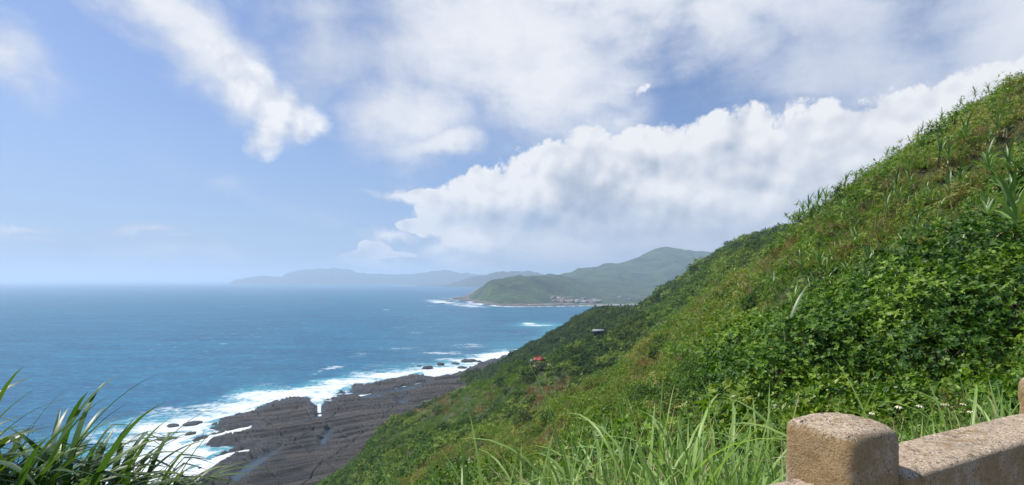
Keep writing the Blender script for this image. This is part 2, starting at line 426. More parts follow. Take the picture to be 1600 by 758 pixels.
def ground(x, y): return float(land_h(np.array([x]), np.array([y]))[0])

# lawn terrace by the shore
LAWN = [sea_pt(*p, z=-76) for p in ((634, 634), (652, 640), (668, 625), (683, 613), (672, 610), (655, 617), (640, 624))]
# ------------------------------------------------------------------ shore platform
SHORE = [sea_pt(*p) for p in ((200, 800), (262, 760), (300, 735), (352, 703), (300, 700), (292, 690), (328, 676), (322, 662), (345, 652), (372, 648), (400, 637), (424, 630), (448, 622), (484, 620), (490, 629), (500, 629), (504, 622), (530, 612),
     (545, 604), (575, 599), (612, 592), (655, 583), (662, 588), (690, 590), (720, 583), (745, 572), (765, 563), (790, 556))]
SHORE_IN = [sea_pt(850, 540), sea_pt(850, 700), sea_pt(700, 900), sea_pt(200, 900)]
POLY = SHORE+SHORE_IN
def shore_sd(X, Y):
    d = seg_dist(X, Y, SHORE); return np.where(inside(X, Y, POLY), d, -d)
def pool_poly(pts): return [sea_pt(*p) for p in pts]
POOLS = [pool_poly(p) for p in (
    ((560, 617), (600, 612), (640, 602), (668, 596), (668, 604), (640, 613), (605, 618), (590, 624), (572, 626), (560, 622)),
    ((492, 628), (503, 630), (506, 640), (500, 655), (496, 655), (494, 640)),
    ((505, 622), (540, 613), (575, 612), (560, 617), (525, 622)),
    ((616, 626), (634, 622), (632, 636), (622, 632)),
    ((500, 690), (512, 672), (516, 676), (505, 698)),
    ((360, 745), (400, 715), (440, 698), (430, 712), (395, 735), (370, 758)), ((284, 704), (328, 681), (394, 665), (396, 671), (332, 689), (290, 712)),
    ((296, 748), (343, 713), (402, 697), (404, 703), (348, 722), (300, 752)), ((306, 664), (350, 648), (397, 637), (396, 643), (352, 654), (310, 668)))]
def shelf_h(X, Y):
    sd_ = shore_sd(X, Y)+(fbm(X/9, Y/9, 4, 41)-.5)*14+(fbm(X/2.5, Y/2.5, 3, 42)-.5)*4
    # bedding: tilted beds striking across the platform
    a = math.radians(24)
    U = X*math.cos(a)+Y*math.sin(a); V = -X*math.sin(a)+Y*math.cos(a)
    V2 = V+(fbm(X/70, Y/70, 3, 43)-.5)*26+(fbm(U/16, V/5, 3, 44)-.5)*1.4
    def saw(t, s):
        k = np.floor(t); f = t-k; hgt = .35+1.1*_hash(k, k*0, s)
        return np.minimum((1-f), f/.10)*hgt
    def crack(t, w_):
        f = t-np.floor(t); return 1-sstep(0, w_, np.minimum(f, 1-f))
    beds = saw(V2/8.5, 3)*1.5+saw(V2/3.1+3, 4)*.75+saw(V2/1.25+7, 5)*.35+(fbm(U/3, V2/.9, 3, 45)-.5)*.35
    # joints cut across the beds
    U2 = U+(fbm(X/40, Y/40, 3, 46)-.5)*9
    jt = np.abs(((U2+V2*.25)/21) % 1-.5)
    joint = 1-sstep(0, .035, jt)
    jt2 = np.abs(((U2-V2*.5)/34+.3) % 1-.5)
    joint2 = 1-sstep(0, .02, jt2)
    crag = sstep(22, 4, sd_)*(ridged(X/5, Y/5, 5, 47)-.45)*3.0
    z = -H-2.2+sstep(-5, 9, sd_)*3.0+beds*sstep(0, 14, sd_)+crag*sstep(-2, 6, sd_)-joint*1.2-joint2*.9
    z += (fbm(X/28, Y/28, 3, 48)-.5)*1.6
    for pl in POOLS:
        e = seg_dist(X, Y, pl+[pl[0]])
        ins = np.where(inside(X, Y, pl), e, -e)
        z -= sstep(-2.5, 1.5, ins)*2.6
    inl = -seg_dist(X, Y, [sea_pt(*p) for p in ((490, 762), (540, 730), (600, 692), (632, 650), (650, 632), (700, 598), (765, 566))])
    z += sstep(-22, 0, inl)*1.2
    shelf_h.tone = .5*_hash(np.floor(V2/3.1+3), np.floor(V2*0), 77)+.5*_hash(np.floor(V2/8.5), np.floor((U2+V2*.25)/21), 78)
    shelf_h.crev = np.maximum.reduce([crack(V2/8.5, .13), crack(V2/3.1+3, .16)*.85, crack(V2/1.25+7, .22)*.45, joint, joint2*.8])
    return z, sd_
def fan_mesh(px0, px1, nu, y0, y1, nv, fn, power=1.0):
    px = np.linspace(px0, px1, nu); t = np.linspace(0, 1, nv)**power
    Yv = np.exp(np.log(y0)+(np.log(y1)-np.log(y0))*t)
    PX, YY = np.meshgrid(px, Yv); XX = (PX-800)/F*YY
    r = fn(XX, YY)
    z = r[0] if isinstance(r, tuple) else r
    v = np.stack([XX, YY, z], -1).reshape(-1, 3)
    i = np.arange(nu*nv).reshape(nv, nu)
    f = np.stack([i[:-1, :-1], i[:-1, 1:], i[1:, 1:], i[1:, :-1]], -1).reshape(-1, 4)
    return v, f, r, XX, YY
# ------------------------------------------------------------------ materials
def new_mat(name):
    m = bpy.data.materials.new(name); m.use_nodes = True
    nt = m.node_tree; nt.nodes.clear()
    o = nt.nodes.new('ShaderNodeOutputMaterial'); b = nt.nodes.new('ShaderNodeBsdfPrincipled')
    nt.links.new(b.outputs[0], o.inputs['Surface'])
    g = nt.nodes.new('ShaderNodeNewGeometry'); P = S(nt, g.outputs['Position'])
    return m, nt, b, o, P
def attr(nt, name, out='Fac'):
    n = nt.nodes.new('ShaderNodeAttribute'); n.attribute_name = name; return S(nt, n.outputs[out])
def bump(nt, b, h, strength=.5, dist=.1):
    n = nt.nodes.new('ShaderNodeBump'); n.inputs['Strength'].default_value = strength
    setin(nt, n.inputs['Distance'], dist); setin(nt, n.inputs['Height'], h)
    nt.links.new(n.outputs[0], b.inputs['Normal'])
def plain(name, colr, rough=.7, nscale=8, var=.15, metal=0.0, bmp=0.0):
    m, nt, b, o, P = new_mat(name)
    tcn = nt.nodes.new('ShaderNodeTexCoord'); P = S(nt, tcn.outputs['Object'])
    n = noise(nt, P, nscale, 4)
    c = mixc(nt, n.ramp(.3, .7), tuple(x*(1-var) for x in colr), tuple(min(1, x*(1+var)) for x in colr))
    nt.links.new(c.o, b.inputs['Base Color']); b.inputs['Roughness'].default_value = rough
    b.inputs['Metallic'].default_value = metal
    if bmp: bump(nt, b, n, bmp, .02)
    return m

# soil and low cover under the plants
m_soil, nt, b, o, P = new_mat('hillside_soil')
n1 = noise(nt, P, .12, 5); n2 = noise(nt, P, .9, 6, .65); n3 = noise(nt, P, .045, 3)
c = mixc(nt, n2.ramp(.3, .7), (.018, .030, .008), (.050, .085, .018))
c = mixc(nt, n1.ramp(.5, .75), c, (.085, .075, .035))
pz = separate(nt, P)[2]
c = mixc(nt, (pz+(n2-.5)*4.0).ramp(-77.5, -75.5, 1, 0), c, (.075, .062, .05))
c = mixc(nt, attr(nt, 'lawn').ramp(.3, .7), c, mixc(nt, noise(nt, P, .10, 3).ramp(.42, .58), (.17, .27, .045), (.34, .30, .08)))
nt.links.new(c.o, b.inputs['Base Color']); b.inputs['Roughness'].default_value = .95
bump(nt, b, noise(nt, P, 1.4, 8, .7), .8, .6)

m_rock, nt, b, o, P = new_mat('shore_rock')
wet = attr(nt, 'wet'); lay = attr(nt, 'bed')
n1 = noise(nt, P, .22, 6, .6); n2 = noise(nt, P, 1.6, 7, .65); n3 = noise(nt, P, .06, 3)
c = mixc(nt, n1.ramp(.3, .7), (.020, .021, .024), (.054, .052, .055))
tn = attr(nt, 'tone'); c = mixc(nt, tn.ramp(.35, .85)*.6, c, (.098, .086, .078)); c = mixc(nt, tn.ramp(.1, .4, 1, 0)*.6, c, (.022, .023, .028))
c = mixc(nt, n2.ramp(.52, .74)*.55, c, (.10, .088, .078))
c = mixc(nt, wet.ramp(.1, .9)*.85, c, (.024, .032, .044))
c = mixc(nt, n2.ramp(.2, .42, 1, 0)*.5, c, (.012, .012, .014))
nt.links.new(c.o, b.inputs['Base Color'])
c = mixc(nt, lay.ramp(.3, 1.0)*.85, c, (.012, .012, .013))
c = mixc(nt, (n3+(n2-.5)*.4).ramp(.56, .62)*(n1.ramp(.55, .65))*.45, c, (.13, .105, .075))
setin(nt, b.inputs['Roughness'], wet.ramp(0, 1, .85, .45))
bump(nt, b, noise(nt, mapping(nt, P, rot=(0, 0, math.radians(-24)), scale=(.22, 1, 1)), 1.3, 8, .75), 1.0, 1.6)

# sea water: deep blue body, wind ripples, turquoise shallows, foam
m_sea, nt, b, o, P = new_mat('sea_water')
foam_a = attr(nt, 'foam'); shal = attr(nt, 'shallow'); cap = attr(nt, 'far')
WP = mapping(nt, P, rot=(0, 0, math.radians(14)), scale=(.42, 1, 1))
big = noise(nt, WP, .006, 5, .55); med = noise(nt, WP, .07, 6, .65); fine = noise(nt, WP, .32, 5, .62)
c = mixc(nt, big.ramp(.3, .7), (.006, .092, .182), (.010, .132, .228))
c = mixc(nt, (med-.5).ramp(-.12, .14)*.6, c, (.003, .070, .155))
swl = noise(nt, mapping(nt, P, rot=(0, 0, math.radians(8)), scale=(.28, 1, 1)), .026, 5, .6)
c = mixc(nt, swl.ramp(.42, .58)*.65, c, (.003, .058, .135))
c = mixc(nt, fine.ramp(.48, .66)*.6, c, (.02, .20, .32))
c = mixc(nt, (shal+(med-.5)*.7).ramp(.1, .9)*.85, c, (.035, .27, .34))
c = mixc(nt, cap, c, (.018, .040, .062))
fw = noise(nt, mapping(nt, P, rot=(0, 0, math.radians(35)), scale=(.5, 1, 1)), .11, 8, .68, dist=.8)
lace = voro(nt, vmath(nt, 'ADD', P, vmath(nt, 'SCALE', noise(nt, P, .12, 4, color=True), 14.0)), .16, 'DISTANCE_TO_EDGE')
fl_ = noise(nt, mapping(nt, P, rot=(0, 0, math.radians(35)), scale=(.35, 1, 1)), .045, 4, .55)
f1 = foam_a*1.45+(fl_-.5)*1.3+(fw-.5)*1.2-.44
f2 = f1-lace.ramp(0, .4)*.40*f1.ramp(.2, 1.0, 1, 0)
foam = f2.ramp(.12, .72)
wc_n = noise(nt, mapping(nt, P, rot=(0, 0, math.radians(10)), scale=(.30, 1, 1)), .16, 4, .6)
wc_m = noise(nt, P, .0045, 3, .5)
wcaps = (wc_n+(wc_m-.5)*.25-cap).ramp(.665, .75)
foam = foam.max(wcaps*.6)
c = mixc(nt, foam, c, (.58, .63, .67))
nt.links.new(c.o, b.inputs['Base Color'])
setin(nt, b.inputs['Roughness'], foam.ramp(0, 1, .16, .8))
b.inputs['IOR'].default_value = 1.333
# wind-roughened water mirrors far less at a grazing view than a flat sheet would
fr = nt.nodes.new('ShaderNodeFresnel'); fr.inputs['IOR'].default_value = 1.333
gl_ = nt.nodes.new('ShaderNodeBsdfGlossy'); gl_.inputs['Roughness'].default_value = .22
b.inputs['Specular IOR Level'].default_value = 0.0; b.inputs['IOR'].default_value = 1.0
mxs = nt.nodes.new('ShaderNodeMixShader'); fs = S(nt, fr.outputs[0]).min(.20)*foam.inv()
nt.links.new(fs.o, mxs.inputs[0]); nt.links.new(b.outputs[0], mxs.inputs[1]); nt.links.new(gl_.outputs[0], mxs.inputs[2]); nt.links.new(mxs.outputs[0], o.inputs['Surface'])
hgt = fine*.5+med*1.6+noise(nt, WP, 1.3, 3, .6)*.12+foam*.25
bump(nt, b, hgt, .75, 1.4)

# far land
def land_mat(name, c0, c1, c2, s1, s2):
    m, nt, b, o, P = new_mat(name)
    rock = attr(nt, 'rock'); n1 = noise(nt, P, s1, 7, .65); n2 = noise(nt, P, s2, 8, .7)
    c = mixc(nt, n1.ramp(.35, .65), c0, c1); c = mixc(nt, n2.ramp(.5, .7)*.7, c, c2)
    c = mixc(nt, n2.ramp(.25, .45, 1, 0)*.8, c, tuple(x*.35 for x in c0))  # sunlit patches and dark ravines put into the colour by bump height
    c = mixc(nt, (rock+(n2-.5)*.8).ramp(.3, .7), c, (.16, .14, .11))
    c = mixc(nt, attr(nt, 'sand'), c, (.36, .31, .22))
    nt.links.new(c.o, b.inputs['Base Color']); b.inputs['Roughness'].default_value = .95
    c = mixc(nt, noise(nt, P, s2*4, 5, .6).ramp(.52, .62)*.55, c, tuple(x*.4 for x in c0)); nt.links.new(c.o, b.inputs['Base Color'])
    bump(nt, b, n2, 1.0, .9/s2)
    return m
m_head = land_mat('headland_green', (.012, .036, .010), (.050, .105, .020), (.13, .16, .05), .009, .03)
m_dist = land_mat('distant_green', (.03, .05, .03), (.05, .07, .04), (.06, .08, .04), .001, .004)

# ------------------------------------------------------------------ land, platform, sea
def hit(px, py, y0=4.0, y1=450.0, lift=0.0):
    Y = np.exp(np.linspace(math.log(y0), math.log(y1), 1500)); u, v_ = (px-800)/F, (HY-py)/F
    g = land_h(u*Y, Y)+lift; s = np.nonzero(g >= v_*Y)[0]
    k = s[0] if len(s) else len(Y)-1
    return Vector((u*Y[k], Y[k], float(g[k])-lift))
LAWN = [tuple(hit(x_, y_, 150)[:2]) for x_, y_ in ((637, 622), (640, 632), (652, 637), (668, 624), (684, 612), (676, 608), (655, 616))]
def cape_fn(X, Y):
    return land_h(X, Y)
v, f, z, XX, YY = fan_mesh(-1000, 2700, 720, .45, 760, 620, cape_fn)
lawn = inside(XX, YY, LAWN).astype(float).ravel()
keep = (z.ravel()[f].max(1) > -83.5)
structure('hillside', mesh_np('hillside', v, f[keep], [m_soil], True, {'lawn': lawn}))

v, f, r, XX, YY = fan_mesh(120, 860, 760, 165, 560, 430, shelf_h)
z, sdv = r
wet = np.clip(sstep(26, 2, sdv)+sstep(.8, -.6, z+H)+(fbm(XX/20, YY/20, 3, 51)-.5)*.8, 0, 1)
for pl in POOLS: wet = np.maximum(wet, sstep(9, 0, seg_dist(XX, YY, pl+[pl[0]])))
bed = shelf_h.crev*(.55+.9*fbm(XX/6, YY/6, 3, 52))
keep = (z.ravel()[f].max(1) > -H-1.2)
structure('rock_platform', mesh_np('rock_platform', v, f[keep], [m_rock], False, {'wet': wet.ravel(), 'bed': bed.ravel(), 'tone': shelf_h.tone.ravel()}))

BAY = [sea_pt(*p) for p in ((700, 467), (720, 468.5), (735, 472), (750, 475), (780, 478.6), (800, 479.4), (830, 479.4), (860, 479), (900, 478.2), (950, 477), (1000, 476), (1060, 474.5), (1120, 474))]
def sea_fn(X, Y): return X*0-H
px = np.concatenate([np.linspace(-1500, -150, 40)[:-1], np.linspace(-150, 1150, 640), np.linspace(1150, 3100, 50)[1:]])
Yv = np.concatenate([np.exp(np.linspace(math.log(60), math.log(170), 12))[:-1], np.exp(np.linspace(math.log(170), math.log(2600), 620)), np.exp(np.linspace(math.log(2600), math.log(50000), 60))[1:]])
PX, YY = np.meshgrid(px, Yv); XX = (PX-800)/F*YY
sdv = shore_sd(XX, YY)
ang = fbm(XX/45, YY/45, 3, 61)
foam = sstep(-72, -12, sdv+(ang-.5)*40)*.84+.14*sstep(7, 0, np.abs(sdv+44+(ang-.5)*50))+.16*sstep(9, 0, np.abs(sdv+76+(ang-.5)*70))
foam = np.where(sdv > -3, .02+sstep(26, -2, sdv)*.62+.35*sstep(.5, .7, fbm(XX/14, YY/14, 3, 64))*sstep(60, 10, sdv), foam)
shal = sstep(-80, -10, sdv+(ang-.5)*60)*.85*sstep(14, 2, sdv)
bd = seg_dist(XX, YY, BAY)
tip = sstep(1.02, .985, (XX+0)/(YY*.0+1e-6)*0+1)                    # 1 everywhere
foam = np.maximum(foam, sstep(60, 5, bd+(ang-.5)*60)*sstep(60, -120, XX)*.72)
foam = np.maximum(foam, sstep(22, 6, bd)*.8)
for (cx, cy, rx, ry, rot, wgt) in [(838, 508, 34, 2.6, 0, 1.0), (826, 506, 16, 2.4, 0, 1.2), (690, 472, 34, 4, 4, 1.2), (730, 477, 40, 4.0, 5, 1.1), (604, 484, 12, 1.2, 0, .9), (715, 464, 22, 2.5, 0, .8), (672, 478, 14, 1.5, 0, .8),
     (650, 520, 26, 4, 0, .62), (710, 525, 40, 5, 0, .55), (560, 555, 22, 4, -8, .66), (520, 575, 35, 5, -12, .62), (500, 580, 18, 4, -25, .6), (620, 545, 60, 5, 0, .55), (735, 540, 50, 7, 0, .6), (560, 497, 14, 2, 0, .45), (400, 606, 40, 8, -8, .6), (255, 640, 50, 6, -6, .66),
     (590, 570, 70, 8, -10, .6), (700, 552, 50, 5, 0, .66), (880, 520, 24, 8, 0, .6), (860, 535, 30, 10, -20, .7), (640, 446, 40, 1.0, 0, .9), (720, 447, 60, .8, 0, .9)]:
    a = math.radians(rot); gx = PX-cx; gy = (HY+H*F/YY)-cy
    q = ((gx*math.cos(a)+gy*math.sin(a))/rx)**2+((-gx*math.sin(a)+gy*math.cos(a))/ry)**2
    foam = np.maximum(foam, (wgt*.66 if wgt >= .8 else wgt*.86)*np.exp(-q*.8))
    shal = np.maximum(shal, .45*np.exp(-q*.22)*sstep(740, 830, PX)+.25*np.exp(-q*.3))
CH = [([(286, 700), (330, 684), (392, 668)], 5.0), ([(296, 742), (345, 716), (400, 700)], 4.0), ([(310, 660), (350, 650), (395, 640)], 3.0), ([(560, 619), (600, 610), (655, 598)], 2.2), ([(498, 632), (500, 650)], 1.2)]
for pts_, w_ in CH: foam = np.maximum(foam, .95*sstep(w_*1.6, w_*.5, seg_dist(XX, YY, [sea_pt(*p) for p in pts_])))
far = sstep(2, 9, sdv)*(foam < .6)
v = np.stack([XX, YY, XX*0-H], -1).reshape(-1, 3)
nv, nu = XX.shape; i = np.arange(nu*nv).reshape(nv, nu)
f = np.stack([i[:-1, :-1], i[:-1, 1:], i[1:, 1:], i[1:, :-1]], -1).reshape(-1, 4)
# the water behind and beside the viewer closes the sheet
structure('sea', mesh_np('sea', v, f, [m_sea], True, {'foam': foam.ravel(), 'shallow': shal.ravel(), 'far': far.ravel()}))
bv, bf = box(0, -9000+59.0, -H-.9, 60000, 18000, .8)
structure('seabed', mesh_np('seabed', bv, bf, [m_sea]))

# ------------------------------------------------------------------ headland, mountain, far coast
def fan_land(name, lines, px0, px1, nu, nv, mat, amp, scale, seed, zmin=-H-3, shorez=None):
    L = [curve(l) for l in lines]
    pxg = np.linspace(px0, px1, nu)
    ly = np.array([np.log(np.interp(pxg, l[0], l[1])) for l in L]); lz = np.array([smooth1(np.interp(pxg, l[0], l[2]), 2) for l in L])
    q = np.linspace(ly.min(), ly.max(), nv)
    Z = pchip(ly, lz, np.repeat(q[:, None], nu, 1))
    YY = np.repeat(np.exp(q)[:, None], nu, 1); XX = (pxg[None]-800)/F*YY
    up = np.clip((Z+H-3)/60, 0, 1)
    g = ridged(XX/scale, YY/scale, 6, seed)-.62
    Z = Z+up*amp*(g+(fbm(XX/scale*5, YY/scale*5, 4, seed+5)-.5)*.25)
    rock = sstep(9, 2, Z+H)*sstep(-H-6, -H+.5, Z)
    return XX, YY, Z, rock
def put_land(name, XX, YY, Z, rock, sand, mat):
    nv, nu = XX.shape; v = np.stack([XX, YY, Z], -1).reshape(-1, 3); i = np.arange(nu*nv).reshape(nv, nu)
    f = np.stack([i[:-1, :-1], i[:-1, 1:], i[1:, 1:], i[1:, :-1]], -1).reshape(-1, 4)
    keep = Z.ravel()[f].max(1) > -H-2
    structure(name, mesh_np(name, v, f[keep], [mat], True, {'rock': rock.ravel(), 'sand': sand.ravel()}))
HL = [
    [(640, 1400, 0, -H-8), (1300, 1400, 0, -H-8)],
    [(640, 2000, 0, -H-4), (700, 2030, 0, -H-1), (735, 1860, 0, -H-.2), (780, 1539, 0, -H), (830, 1509, 0, -H), (900, 1550, 0, -H), (1000, 1640, 0, -H), (1120, 1730, 0, -H), (1300, 1730, 0, -H)],
    [(640, 2100, 0, -H-4), (700, 2080, 0, -H+1), (735, 1950, 0, -H+2.5), (780, 1580, 0, -H+4), (830, 1580, 0, -H+4), (870, 1660, 0, -H+5), (900, 1760, 0, -H+5), (1000, 1880, 0, -H+6), (1300, 1900, 0, -H+8)],
    [(640, 2180, 0, -H-5), (700, 2140, 0, -H-1), (732, 2050, 0, -H+3), (742, 1980, 459.5), (767, 1800, 452), (797, 1760, 452), (840, 1760, 457), (870, 1800, 463), (900, 1950, 463), (1000, 2150, 466), (1300, 2200, 462)],
    [(640, 2300, 0, -H-6), (732, 2200, 0, -H+2), (742, 2120, 455), (755, 2100, 443), (767, 2080, 436), (797, 2080, 429), (812, 2090, 426.5), (825, 2100, 428), (837, 2120, 431), (850, 2140, 432), (875, 2200, 437), (900, 2350, 445), (940, 2400, 452), (1000, 2500, 455), (1300, 2500, 450)],
    [(640, 2600, 0, -H-8), (732, 2600, 0, -H), (760, 2600, 0, -50), (812, 2600, 0, -10), (850, 2700, 435), (875, 2800, 434), (900, 2850, 434), (940, 2900, 437), (1000, 3000, 437), (1300, 3000, 430)],
    [(640, 3500, 0, -H-10), (732, 3500, 0, -H-5), (812, 3500, 0, -20), (850, 3500, 433), (875, 3500, 431.5), (895, 3500, 427), (910, 3520, 420), (920, 3550, 418.5), (932, 3600, 418), (945, 3650, 413.5), (962, 3750, 413.5), (982, 3850, 407), (1007, 4000, 398.5), (1025, 4100, 392), (1040, 4200, 387), (1065, 4200, 391), (1090, 4200, 396), (1150, 4200, 402), (1300, 4200, 405)],
    [(640, 5200, 0, -H-10), (812, 5200, 0, -H), (1300, 5600, 0, 0)],
]
XX, YY, Z, rock = fan_land('headland', HL, 640, 1300, 520, 420, m_head, 70, 420, 71)
sand = sstep(20, 60, XX+(YY-1500)*0)*sstep(2.2, .6, Z+H)*sstep(-H-1, -H, Z)*sstep(160, 260, XX)
rockb = rock*np.clip(1.2-sstep(120, 260, XX), .25, 1)
rockb = np.maximum(rockb, sstep(.60, .8, fbm(XX/60, YY/60, 4, 77))*sstep(30, -60, np.abs(XX+40)*0+XX)*sstep(60, 10, Z+H)*.8)
Z = Z+rock*(fbm(XX/14, YY/14, 4, 78)-.5)*5
HEAD = (XX, YY, Z)
put_land('headland', XX, YY, Z, rockb, sand, m_head)
def simple_range(name, prof, Y0, depth, px0, px1, amp, seed, mat, foot=443.5):
    pxs = np.array([p[0] for p in prof], float); pys = np.array([p[1] for p in prof], float)
    nu, nv = 360, 60
    pxg = np.linspace(px0, px1, nu); top = (HY-np.interp(pxg, pxs, pys))/F*Y0
    top = top+(fbm(pxg[None]/9, pxg[None]*0, 4, seed)[0]-.5)*amp*.35
    t = np.linspace(0, 1, nv)[:, None]
    prof_t = np.where(t < .55, sstep(0, .55, t), 1-sstep(.55, 1, t))
    Yb = Y0+(t-.55)*depth+0*pxg[None]
    Z = -H-4+(top[None]+H+4)*prof_t
    XX = (pxg[None]-800)/F*Yb
    Z = Z+prof_t*np.abs(t-.55)*2*amp*(ridged(XX/(depth*.25), Yb/(depth*.25), 5, seed+1)-.6)
    put_land(name, XX, Yb, Z, Z*0, Z*0, mat)
simple_range('distant_hills', [(350, 446), (368, 437.5), (385, 434), (395, 432.5), (410, 431), (425, 432.5), (440, 432), (447, 427), (455, 424), (470, 422.5), (480, 421), (505, 419.5), (520, 419), (535, 420), (545, 421), (560, 425), (575, 428), (592, 428), (610, 429), (640, 429),
    (652, 427), (665, 425), (680, 423), (695, 422.5), (708, 425), (720, 427), (745, 428), (770, 430), (800, 432), (900, 433), (1000, 433)], 9300, 3000, 350, 1000, 120, 81, m_dist)
simple_range('far_ridge', [(690, 446), (715, 440), (733, 435), (752, 431), (765, 428), (775, 425.5), (787, 424.5), (800, 424), (815, 424), (828, 424), (845, 427), (865, 429.5), (885, 431), (960, 430)], 6200, 1500, 690, 960, 80, 85, m_dist)
simple_range('low_spit', [(640, 446.8), (655, 445.6), (700, 445), (740, 444.4), (790, 444), (850, 443)], 6500, 600, 640, 850, 6, 87, m_dist)
# ------------------------------------------------------------------ foliage
def leaf_mat(name, a, b_, zone, zscale=.09, zthr=(.45, .62), rough=.5, trans=.3, spec=.35, dead=None, dead_amt=.0):
    """a..b_: colours from leaf to leaf; zone: the colour of other patches of the same cover"""
    m, nt, b, o, P = new_mat(name)
    t = attr(nt, 'tint'); oi = nt.nodes.new('ShaderNodeObjectInfo'); r = S(nt, oi.outputs['Random'])
    n = noise(nt, P, zscale, 4, .6)
    c = mixc(nt, t, a, b_)
    c = mixc(nt, (n+(r-.5)*.22).ramp(*zthr), c, mixc(nt, t, tuple(x*.75 for x in zone), zone))
    if dead:
        c = mixc(nt, (t*.35+r*.35+noise(nt, P, zscale*3, 3)*.6-.35+dead_amt).ramp(.42, .6), c, dead)
    c = mixc(nt, 1.0, c, combine(nt, r*.5+.72, r*.42+.76, r*.5+.72), 'MULTIPLY')
    nt.links.new(c.o, b.inputs['Base Color']); b.inputs['Roughness'].default_value = rough
    b.inputs['Specular IOR Level'].default_value = spec
    tr = nt.nodes.new('ShaderNodeBsdfTranslucent'); tcx = mixc(nt, 1.0, c, (1.5, 1.7, .6), 'MULTIPLY'); nt.links.new(tcx.o, tr.inputs[0])
    mx = nt.nodes.new('ShaderNodeMixShader'); mx.inputs[0].default_value = trans
    nt.links.new(b.outputs[0], mx.inputs[1]); nt.links.new(tr.outputs[0], mx.inputs[2]); nt.links.new(mx.outputs[0], o.inputs['Surface'])
    return m
M_shrub = leaf_mat('glossy_shrub_leaf', (.022, .085, .008), (.190, .320, .022), (.210, .300, .026), .35, (.5, .68), .45, .25, .4)
M_bush = leaf_mat('bush_leaf', (.014, .060, .007), (.130, .250, .018), (.160, .270, .022), .6, (.50, .66), .52, .25, .30)
M_vine = leaf_mat('creeper_leaf', (.065, .150, .012), (.235, .335, .030), (.260, .250, .060), .14, (.48, .66), .5, .34, .3, (.17, .13, .065), -.12)
M_grass = leaf_mat('hill_grass', (.095, .170, .022), (.215, .300, .045), (.260, .220, .100), .12, (.46, .60), .55, .3, .25)
M_dead = leaf_mat('dry_grass', (.23, .170, .090), (.46, .36, .21), (.32, .19, .10), .3, (.5, .65), .8, .2, .1)
M_strap = leaf_mat('strap_leaf', (.060, .130, .030), (.170, .270, .070), (.200, .270, .080), .3, (.5, .7), .4, .25, .45)
M_mid = leaf_mat('slope_thicket', (.045, .110, .020), (.150, .240, .042), (.210, .290, .050), .045, (.47, .60), .6, .22, .2, (.13, .11, .055), -.16)
M_dark = leaf_mat('ridge_forest', (.026, .060, .020), (.070, .120, .034), (.100, .150, .034), .03, (.5, .66), .7, .15, .12)  # dark trees; the ridge's cloud shadow is put into this green too
M_bark = plain('bark', (.10, .08, .06), .9, 12, .3)
M_blade = leaf_mat('tall_grass_blade', (.120, .220, .045), (.290, .420, .130), (.240, .340, .090), 1.5, (.4, .7), .42, .38, .4)
M_blade_dry = leaf_mat('withered_blade', (.34, .28, .17), (.60, .53, .38), (.28, .17, .10), 2.5, (.5, .62), .7, .25, .15)
M_blade_dark = leaf_mat('dark_strap_blade', (.018, .050, .012), (.060, .125, .022), (.100, .150, .030), 2.0, (.45, .65), .4, .25, .45)

M_blade_bright = leaf_mat('bright_strap_blade', (.050, .120, .016), (.130, .220, .030), (.20, .23, .05), 2.0, (.5, .7), .4, .3, .4)  # brighter green for part of the sword leaves, picked at random

def blades(base, d, side, L, w, droop, nseg=3, prof=None, fold=0.0, curl=None):
    """a ribbon for each row: base point, direction, sideways vector, length, width, droop"""
    N = len(base); ts = np.linspace(0, 1, nseg+1)
    if prof is None: prof = lambda t: np.sin(np.pi*np.clip(t*.86+.14, 0, 1))**.8
    rows = []
    L = L[:, None]; w = w[:, None]; droop = droop[:, None]
    for t in ts[:-1]:
        p = base+d*L*t; p = p+np.array([0, 0, -1.])*droop*L*t*t
        if curl is not None: p = p+curl*L*t*t
        hw = side*w*prof(t)*.5
        up = np.zeros_like(p); up[:, 2] = 0
        rows += [p-hw, p+hw]
    t = 1.0; p = base+d*L+np.array([0, 0, -1.])*droop*L
    if curl is not None: p = p+curl*L
    rows.append(p)
    V = np.stack(rows, 1)                                   # N, 2*nseg+1, 3
    k = 2*nseg+1; off = np.arange(N)[:, None]*k
    quads = np.concatenate([off+np.array([[2*s, 2*s+1, 2*s+3, 2*s+2]]) for s in range(nseg-1)]) if nseg > 1 else np.zeros((0, 4), int)
    tris = off+np.array([[2*nseg-2, 2*nseg-1, 2*nseg]])
    return V.reshape(-1, 3), [quads, tris], k
def unit(v): return v/np.maximum(np.linalg.norm(v, axis=-1, keepdims=True), 1e-9)
def rnd(*s): return rng.random(s)
def rsph(n, zmin=-.2):
    z = rng.uniform(zmin, 1, n); a = rng.uniform(0, 2*np.pi, n); r = np.sqrt(1-z*z)
    return np.stack([r*np.cos(a), r*np.sin(a), z], 1)
